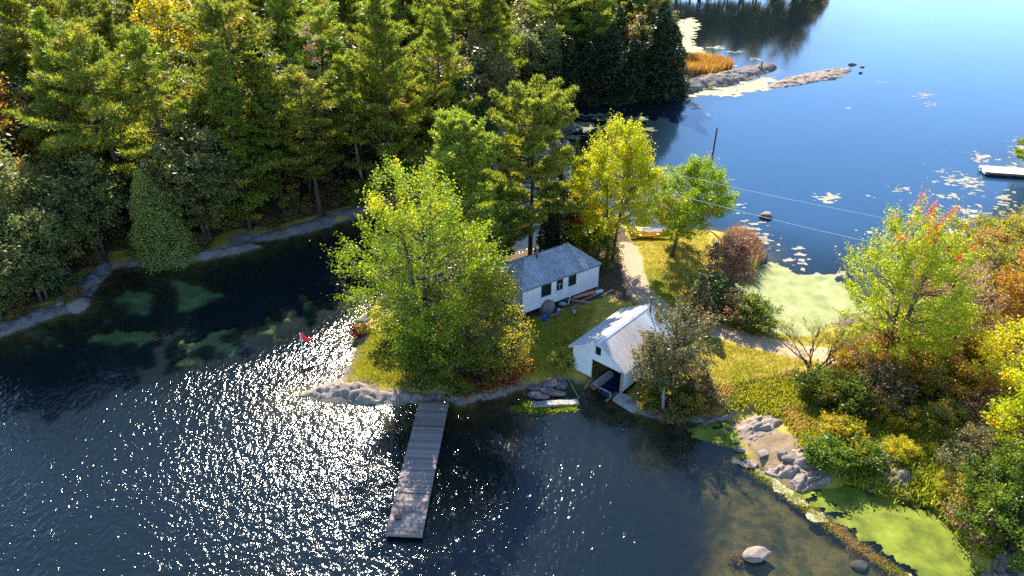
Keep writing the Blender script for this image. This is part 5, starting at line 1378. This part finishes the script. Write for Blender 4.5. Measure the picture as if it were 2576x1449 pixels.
# ------------------------------------------------------------------ cabin
CO = g(1312, 790, 1.65); c1_ = g(1503, 720, 1.65)
CA = math.atan2(c1_[1] - CO[1], c1_[0] - CO[0]); CLn = float(np.hypot(c1_[1] - CO[1], c1_[0] - CO[0])); CWd = 4.9
CZ = 1.65; CWALL = 2.52; CR = 4.02; CI = 1.95
cabin = thing('cabin', 'white walled cabin on posts with a weathered grey hipped metal roof', 'cabin', (CO[0], CO[1], CZ), CA)
wins = [(.245 * CLn, .365 * CLn, 1.06, 2.3), (.44 * CLn, .515 * CLn, 1.2, 2.36), (.595 * CLn, .69 * CLn, 1.2, 2.26)]
def cab_spans(z):
    sp = [(0.0, CLn)]
    for a, b_, z0, z1 in wins:
        if z0 < z < z1:
            sp = [s for q in sp for s in ((q[0], min(q[1], a)), (max(q[0], b_), q[1])) if s[1] > s[0]]
    return sp
boards((0, CWALL), 0.0, None, cab_spans, cabin, 'clapboard', M['paint_white'], .19)
side = Matrix.Translation((CLn, 0, 0)) @ Matrix.Rotation(R(90), 4, 'Z')
boards((0, CWALL), 0.0, side, lambda z: [(0.0, CWd)], cabin, 'clapboard', M['paint_white'], .19)
side2 = Matrix.Translation((0, CWd, 0)) @ Matrix.Rotation(R(-90), 4, 'Z')
boards((0, CWALL), 0.0, side2, lambda z: [(0.0, CWd)], cabin, 'clapboard', M['paint_white'], .19)
w = MB(); w.box((.02, .025, -.02), (CLn - .02, .06, 1.0)); w.box((.025, .06, -.02), (.08, CWd - .06, CWALL)); w.box((CLn - .08, .06, -.02), (CLn - .025, CWd - .06, CWALL)); w.box((.02, CWd - .06, -.02), (CLn - .02, CWd - .025, CWALL))
link('wall', w.mesh('wall', M['wood_dark']), cabin)
t = MB(); t.box((.03, .03, -.2), (CLn - .03, CWd - .03, -.025)); link('floor', t.mesh('floor', M['wood_dark']), cabin)
t = MB(); t.box((-.03, -.04, -.02), (.07, .05, CWALL)); link('corner_board', t.mesh('corner_board', M['wood_brown']), cabin)
t = MB(); t.box((CLn - .07, -.04, -.02), (CLn + .03, .05, CWALL)); link('corner_board', t.mesh('corner_board', M['trim_white']), cabin)
for i, (a, b_, z0, z1) in enumerate(wins):
    f_ = .085; wf = MB()
    wf.box((a - .02, -.055, z0 - .02), (a + f_, .04, z1)); wf.box((b_ - f_, -.055, z0 - .02), (b_ + .02, .04, z1)); wf.box((a + f_, -.055, z1 - f_), (b_ - f_, .04, z1)); wf.box((a + f_, -.065, z0 - .02), (b_ - f_, .04, z0 + f_))
    win = link('window', wf.mesh('window', M['trim_green']), cabin)
    t = MB(); t.box((a + f_, .0, z0 + f_), (b_ - f_, .012, z1 - f_)); link('pane', t.mesh('pane', M['glass']), win)
    if i == 1:
        t = MB(); t.box((a + f_, -.02, (z0 + z1) / 2 - .02), (b_ - f_, -.003, (z0 + z1) / 2 + .02)); t.box(((a + b_) / 2 - .02, -.019, z0 + f_), ((a + b_) / 2 + .02, -.004, (z0 + z1) / 2 - .02)); link('muntin', t.mesh('muntin', M['trim_white']), win)
    t = MB(); t.box((a - .04, -.1, z0 - .06), (b_ + .04, -.06, z0 - .02)); link('sill', t.mesh('sill', M['trim_white']), win)
# hipped roof in strips
e = .15; drop = e * (CR - CWALL) / (CWd / 2)
E0 = [Vector((-e, -e, CWALL - drop + .05)), Vector((CLn + e, -e, CWALL - drop + .05)), Vector((CLn + e, CWd + e, CWALL - drop + .05)), Vector((-e, CWd + e, CWALL - drop + .05))]
R0, R1 = Vector((CI, CWd / 2, CR)), Vector((CLn - CI, CWd / 2, CR))
def roof_face(A, B, TA, TB, n):
    ex = (B - A).normalized(); nrm = (B - A).cross(TA - A).normalized(); up_ = nrm.cross(ex)
    L = (B - A).length; hA = (TA - A).dot(up_); sA = (TA - A).dot(ex); sB = (TB - A).dot(ex)
    top = lambda s: hA * (s / sA if s < sA else ((L - s) / (L - sB) if s > sB else 1.0))
    cuts = sorted(set([L * i / n for i in range(n + 1)]))
    for i in range(n):
        s0, s1 = cuts[i] + .003, cuts[i + 1] - .003
        pts = [(s0, 0), (s1, 0), (s1, top(s1))] + [(q, top(q)) for q in (sB, sA) if s0 < q < s1] + [(s0, top(s0))]
        pts = [p for j, p in enumerate(pts) if j == 0 or abs(p[0] - pts[j - 1][0]) + abs(p[1] - pts[j - 1][1]) > 1e-4]
        lift = rngp.uniform(0, .012)
        mb = MB(); mb.prism([A + ex * s + up_ * h_ + nrm * lift for s, h_ in pts], nrm * .025)
        for q in (s0 + .005, (s0 + s1) / 2):
            hq = top(q) - .02
            if hq > .2:
                mb.prism([A + ex * (q + d_) + nrm * (lift + .024 + z_) for d_, z_ in ((0, 0), (.045, 0), (.035, .032), (.01, .032))], up_ * hq)
        link('roof_panel', mb.mesh('roof_panel', M['roof_grey']), cabin)
roof_face(E0[0], E0[1], R0, R1, 13); roof_face(E0[2], E0[3], R1, R0, 13)
roof_face(E0[3], E0[0], R0, R0 + Vector((0, -1e-3, 0)), 7); roof_face(E0[1], E0[2], R1, R1 + Vector((0, 1e-3, 0)), 7)
for p, q in ((R0, R1), (E0[0], R0), (E0[3], R0), (E0[1], R1), (E0[2], R1)):
    t = MB(); t.tube([p + Vector((0, 0, .05)), q + Vector((0, 0, .05))], .06, 6); link('ridge_cap', t.mesh('ridge_cap', M['roof_grey']), cabin)
t = MB(); t.box((-e, -e - .02, CWALL - drop - .07), (CLn + e, -e + .01, CWALL - drop + .04)); link('fascia', t.mesh('fascia', M['wood_grey']), cabin)
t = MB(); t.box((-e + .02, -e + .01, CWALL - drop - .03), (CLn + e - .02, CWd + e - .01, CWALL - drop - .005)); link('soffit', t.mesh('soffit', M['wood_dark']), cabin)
t = MB(); cpx, cpy = .355 * CLn, 2.15
t.tube([(cpx, cpy, CR - .5), (cpx, cpy, CR + .85)], .11, 9); chim = link('chimney', t.mesh('chimney', M['pipe_metal'], True), cabin)
t = MB(); t.tube([(cpx, cpy, CR + .92), (cpx, cpy, CR + 1.0), (cpx, cpy, CR + 1.06)], [.2, .18, .02], 10); link('chimney_cap', t.mesh('chimney_cap', M['alu'], True), chim)
for i in range(5):
    for j in range(2):
        t = MB(); x = .12 + i * (CLn - .24) / 4; y = .12 + j * (CWd - .3); t.box((x - .09, y - .09, -1.4), (x + .09, y + .09, -.2))
        link('post', t.mesh('post', M['wood_grey'] if (i + j) % 2 else M['wood_brown']), cabin)
def cab(x, y, z=0):
    p = Vector((CO[0] + math.cos(CA) * x - math.sin(CA) * y, CO[1] + math.sin(CA) * x + math.cos(CA) * y, 0))
    p.z = float(interp(ZZ, p.x, p.y)) + z; return p
# things stored under and beside the cabin
def loose(name, label, cat, x, y, z, dims, rz, mat, tilt=(0, 0), group=None):
    mb = MB(); lx, ly, lz = dims; mb.box((-lx / 2, -ly / 2, 0), (lx / 2, ly / 2, lz))
    o = link(name, mb.mesh(name, M[mat]), None, cab(x, y, z)); o.rotation_euler = (tilt[0], tilt[1], CA + rz)
    return tag(o, label, cat, group)
loose('plank', 'long grey board sticking out from under the cabin floor', 'board', 6.0, -.5, .25, (2.6, .2, .05), R(-38), 'wood_grey', (0, R(6)))
loose('plank', 'brown board crossing the long grey one beside the cabin', 'board', 5.4, -.6, .12, (2.0, .16, .05), R(25), 'wood_brown')
loose('plank', 'dark board lying flat in front of the board heap', 'board', 5.6, -1.1, .04, (2.2, .18, .05), R(15), 'wood_brown')
loose('plank', 'pale board leaning upright against the middle cabin post', 'board', 5.2, -.25, .0, (.12, .05, 1.1), 0, 'trim_white', (R(12), 0))
loose('plank', 'pale board lying on the ground off the right end of the cabin', 'board', 9.7, -.6, .03, (1.6, .14, .05), R(10), 'wood_pale')
loose('plank', 'wide board laid along under the right end of the cabin', 'board', 7.6, -.45, .1, (2.2, .25, .06), R(4), 'wood_grey')
for k in range(4):
    loose('plank', ['bottom', 'second', 'third', 'top'][k] + ' board of the lumber stack under the right end of the cabin', 'board', 8.0 + .05 * k, .35, .05 + k * .075, (2.4, .3, .06), R(rngp.uniform(-4, 4)), 'wood_brown', (0, 0), 'lumber stack under the cabin')
cp = cab(7.2, .1, .5)
can = thing('canoe', 'faded red canoe stored upside down under the right end of the cabin', 'canoe', cp, CA + R(-6)); can.rotation_euler = (R(160), 0, CA + R(-8))
link('hull', hull(2.6, .7, .3, 'red_hull', 'hull', 1.0, 1.0, .12), can)
brl = MB(); brl.tube([(0, 0, 0), (0, 0, .1), (0, 0, .4), (0, 0, .5)], [.16, .19, .19, .16], 12)
o = tag(link('plastic_drum', brl.mesh('plastic_drum', M['white_plastic'], True), None, cab(8.55, -.15, .2)), 'white plastic drum lying under the right corner of the cabin', 'drum'); o.rotation_euler = (R(90), 0, CA + R(80)); o.scale = (1, 1, 1.6)
brl = MB(); brl.tube([(0, 0, 0), (0, 0, .08), (0, 0, .5), (0, 0, .6)], [.2, .24, .24, .2], 12)
tag(link('barrel', brl.mesh('barrel', M['blue_plastic'], True), None, cab(1.75, -1.15, 0)), 'bright blue barrel on the grass in front of the cabin', 'barrel')
tp = boulder_mesh('tarp_bundle', 31, M['teal_tarp'], 3, .6); o = tag(link('tarp_bundle', tp, None, cab(4.6, -.1, .2)), 'teal tarp bundle between the cabin posts', 'tarp'); o.scale = (.5, .35, .45)
sp_ = boulder_mesh('stone_pier', 33, M['rock'], 4, 1.0); o = tag(link('stone_pier', sp_, None, cab(2.85, .0, .45), CA), 'big brown stone pier propping the cabin front', 'pier'); o.scale = (.95, .7, .85)
for k, (x, y, s, lab) in enumerate([(2.7, -.95, .42, 'reddish stone on the grass below the stone pier'), (3.15, -1.1, .38, 'pale grey stone beside the reddish stone'), (3.7, -.6, .36, 'bluish stone right of the stone pier')]):
    o = tag(link('boulder', BOULD[(k * 2 + 1) % 6], None, cab(x, y, .1), k), lab, 'rock'); o.scale = (s, s * .7, s * .7)
bk = MB(); bk.tube([(0, 0, 0), (0, 0, .3)], [.12, .15], 10, False); bk.tube([(0, 0, .01), (0, 0, .02)], [.12, .12], 10)
tag(link('bucket', bk.mesh('bucket', M['white_plastic'], True), None, cab(4.75, -1.75, 0)), 'small white bucket standing on the shaded grass before the cabin', 'bucket')
loose('metal_can', 'blue grey metal can leaning by the stone pier', 'can', 3.45, -.95, .0, (.28, .2, .5), R(20), 'alu', (R(14), 0))

# ------------------------------------------------------------------ docks
d0, d1 = g(1016, 1343, .42), g(1092, 1010, .42); dd = d1 - d0; DA = math.atan2(dd[1], dd[0]); DL = float(np.hypot(dd[0], dd[1])); DW = 2.37
dock = thing('dock', 'long grey plank dock reaching into the dark water, dappled with shade', 'dock', (d0[0], d0[1], .42), DA)
pl = MB(); pl.box((0, -DW / 2, -.04), (.136, DW / 2, 0)); plm = pl.mesh('plank', M['wood_grey'])
x = 0.0; k = 0; breaks = [3.35, 10.2]
while x < DL - .14:
    if any(abs(x - b_) < .08 for b_ in breaks): x += .09; breaks = [b_ for b_ in breaks if abs(x - b_) > .12]; continue
    o = link('plank', plm, dock, (x, rngp.uniform(-.02, .02), rngp.uniform(-.004, .004) + (.03 if x > 10.2 else 0)), rngp.uniform(-.003, .003)); x += .148; k += 1
for (a, b_) in ((0, 3.3), (3.45, 10.15), (10.35, DL)):
    for yy in (-DW / 2 + .02, DW / 2 - .1, -.05):
        t = MB(); t.box((a, yy, -.24), (b_, yy + .08, -.041)); link('stringer', t.mesh('stringer', M['wood_grey']), dock)
t = MB(); t.box((-.05, -DW / 2 - .02, -.24), (-.004, DW / 2 + .02, -.003)); link('end_board', t.mesh('end_board', M['wood_grey']), dock)
for a in (.4, 3.7, 7.0):
    t = MB(); t.box((a, -DW / 2 + .25, -.55), (a + 1.6, DW / 2 - .25, -.25)); link('float', t.mesh('float', M['black']), dock)
t = MB(); hb = g(1001, 1303, .45); t.box((-.16, -.2, 0), (.16, .2, .16))
bx = thing('storage_box', 'small dark box near the outer end of the long dock', 'box', (hb[0], hb[1], .425), DA + .1); link('body', t.mesh('body', M['wood_dark']), bx)
t = MB(); t.box((-.18, -.22, .161), (.18, .22, .19)); link('lid', t.mesh('lid', M['wood_brown']), bx)
p = gp(1137, 1003); t = MB(); t.tube([(0, 0, -.3), (0, 0, .9)], .07, 8); tag(link('mooring_post', t.mesh('mooring_post', M['bark_pale'], True), None, p), 'pale post on the shore at the landward end of the dock', 'post')
for k, (x, y, hh, lab) in enumerate([(808, 1002, .55, 'thin iron rod standing in the tip of the rock point'), (890, 1006, .6, 'thin iron rod standing in the middle of the rock point')]):
    t = MB(); t.tube([(0, 0, 0), (0, 0, hh)], .018, 5); tag(link('iron_rod', t.mesh('iron_rod', M['black']), None, gp(x, y)), lab, 'rod')

a0, a1 = g(2476, 424, .6), g(2576, 431, .6); da = a1 - a0; FA = math.atan2(da[1], da[0]); fw_ = 2.6
fd = thing('floating_dock', 'pale boarded floating dock entering from the right edge', 'dock', (a0[0], a0[1], .6), FA)
pl = MB(); pl.box((0, -fw_ / 2, -.05), (.28, fw_ / 2, 0)); plm = pl.mesh('plank', M['wood_pale'])
for k in range(34): link('plank', plm, fd, (.35 + k * .295, 0, rngp.uniform(-.004, .004)))
t = MB(); t.box((.0, -fw_ / 2, -.3), (10.4, -fw_ / 2 + .1, -.051)); t.box((0, fw_ / 2 - .1, -.3), (10.4, fw_ / 2, -.051)); t.box((0, -fw_ / 2 + .1, -.3), (.1, fw_ / 2 - .1, -.051)); link('frame', t.mesh('frame', M['wood_brown']), fd)
for k in range(3):
    t = MB(); t.box((.3 + 3.4 * k, -fw_ / 2 + .15, -.75), (2.6 + 3.4 * k, fw_ / 2 - .15, -.31)); link('float', t.mesh('float', M['black']), fd)
t = MB(); t.box((-.25, -fw_ / 2 + .1, -.35), (.3, fw_ / 2 - .1, .02)); link('bumper', t.mesh('bumper', M['white_plastic']), fd)
t = MB()
for yy in (.2, .75): t.tube([(-.3, yy, -.6), (-.3, yy, .5), (-.2, yy, .85), (.15, yy, .9), (.35, yy, .6), (.38, yy, .0)], .04, 6)
for zz in (-.4, -.1): t.tube([(-.3, .2, zz), (-.3, .75, zz)], .03, 6)
link('ladder', t.mesh('ladder', M['alu'], True), fd)
j0, j1 = g(2387, 581, .5), g(2476, 596, .5); jd = j1 - j0
jt = thing('jetty', 'short pale jetty half hidden behind the red topped maple', 'dock', (j0[0], j0[1], .5), math.atan2(jd[1], jd[0]))
jl = float(np.hypot(jd[0], jd[1])) + .6; pl = MB(); pl.box((0, -.75, -.06), (.3, .75, 0)); plm = pl.mesh('plank', M['wood_pale'])
for k in range(int(jl / .31)): link('plank', plm, jt, (k * .31, 0, 0))
t = MB(); t.box((0, -.72, -.3), (jl, -.62, -.061)); t.box((0, .62, -.3), (jl, .72, -.061)); link('frame', t.mesh('frame', M['wood_brown']), jt)
for k in range(3):
    t = MB(); t.box((.3 + k * jl / 3, -.6, -1.2), (.45 + k * jl / 3, -.45, -.3)); link('post', t.mesh('post', M['wood_brown']), jt)

# ------------------------------------------------------------------ small things
p = g(764, 893, 0); fl = thing('flag', 'red pennant on a thin pole rising from the water', 'flag', (p[0], p[1], 0))
hp = height_to([p[0], p[1], 0], 838)
t = MB(); t.tube([(0, 0, -1.2), (0, 0, hp)], .05, 6); link('pole', t.mesh('pole', M['white_plastic'], True), fl)
fv = []; nx, nz = 9, 5
for i in range(nx):
    for k in range(nz):
        u, v = i / (nx - 1), k / (nz - 1)
        fv.append((.03 + u * .95, .1 * math.sin(u * 7 + v) * u, hp - .05 - u * .62 - v * (.62 - .3 * u) + .04 * math.sin(u * 9)))
ff = [(i * nz + k, (i + 1) * nz + k, (i + 1) * nz + k + 1, i * nz + k + 1) for i in range(nx - 1) for k in range(nz - 1)]
t = MB(); t.add(fv, ff); t.add([(x, y + .008, z) for x, y, z in fv], [q[::-1] for q in ff]); link('cloth', t.mesh('cloth', M['red_flag'], True), fl)

kp = gp(1632, 598); ky = thing('canoe', 'yellow canoe drawn up on the grass under the yellow maple', 'canoe', (kp.x, kp.y, kp.z + .08), R(8))
link('hull', hull(4.4, .85, .36, 'yellow_hull', 'hull', 1.0, 1.0, .2), ky)
for x in (-1.1, .9):
    t = MB(); t.box((x, -.36, .3), (x + .22, .36, .33)); link('seat', t.mesh('seat', M['wood_pale']), ky)
kp = gp(1650, 588); ky = thing('rowing_boat', 'white boat lying on the grass behind the yellow canoe', 'boat', (kp.x, kp.y, kp.z + .05), R(5))
link('hull', hull(3.4, 1.1, .4, 'white_plastic', 'hull', .9, .4, .15), ky)

pb = gp(1764, 572); ph_ = height_to(pb, 322)
pole = thing('utility_pole', 'thin brown utility pole rising behind the lime green tree', 'pole', pb)
t = MB(); t.tube([(0, 0, -.5), (.05, 0, ph_ * .5), (.12, 0, ph_)], [.14, .12, .09], 8); link('shaft', t.mesh('shaft', M['bark_pine'], True), pole)
t = MB(); t.tube([(.1, 0, ph_ - .3), (.3, -.1, ph_ - .3)], .03, 5); link('bracket', t.mesh('bracket', M['alu']), pole)
def wire(label, A, B, sag):
    A, B = Vector(A), Vector(B); t = MB()
    t.tube([A.lerp(B, u) - Vector((0, 0, sag * 4 * u * (1 - u))) for u in np.linspace(0, 1, 25)], .022, 4)
    tag(link('wire', t.mesh('wire', M['wire'], True)), label, 'wire')
wire('upper pale wire crossing the blue water behind the lime green tree', at_y(1560, 405, 68.5), at_y(2500, 598, 58.0), .35)
wire('lower pale wire crossing in front of the lime green tree', at_y(1600, 462, 66.5), at_y(2500, 675, 56.0), .35)

# log fence along the lawn edge
fa = [gp(x, y) for x, y in ((1790, 992), (1830, 982), (1870, 968), (1920, 960), (1960, 955), (2010, 944))]
fence = thing('log_fence', 'low fallen log edge with thin stakes along the dry lawn', 'fence', fa[0])
for k in range(len(fa) - 1):
    t = MB(); a = fa[k] - fa[0]; b_ = fa[k + 1] - fa[0]; t.tube([a + Vector((0, 0, .15)), (a + b_) / 2 + Vector((0, rngp.uniform(-.1, .1), .22)), b_ + Vector((0, 0, .15))], [.13, .12, .1], 7)
    link('log', t.mesh('log', M['bark_pine'], True), fence)
for k, (x, y, hh) in enumerate([(1802, 985, 1.0), (1858, 974, .7), (1878, 966, .6), (1893, 962, .5), (1938, 958, .7), (1988, 948, 1.1)]):
    q = gp(x, y) - fa[0]; t = MB(); t.tube([q + Vector((0, 0, -.1)), q + Vector((rngp.uniform(.1, .35), 0, hh))], [.035, .02], 5)
    link('stake', t.mesh('stake', M['bark_pine']), fence)
p = gp(1925, 662); t = MB(); t.tube([(0, 0, -.4), (.1, 0, 1.0)], .06, 6); tag(link('stake', t.mesh('stake', M['bark_pine']), None, p), 'dark crooked stake in the water at the end of the cattails', 'stake')
p = gp(1914, 174); t = MB(); t.tube([(0, 0, 0), (.02, 0, .9), (0, 0, 1.3)], [.1, .14, .05], 6); tag(link('marker_post', t.mesh('marker_post', M['black']), None, (p.x, p.y, p.z + .3)), 'small dark upright post on the end of the rock spit', 'post')
p = gp(1691, 640); t = MB(); t.box((-.12, -.03, 0), (.12, .0, .3)); t.prism([(-.15, -.04, .3), (.15, -.04, .3), (0, -.04, .42)], (0, .05, 0)); tag(link('bird_house', t.mesh('bird_house', M['blue_plastic']), None, (p.x + .05, p.y - .2, p.z + .75)), 'little blue nest box on the trunk of the lime tree', 'nest box')
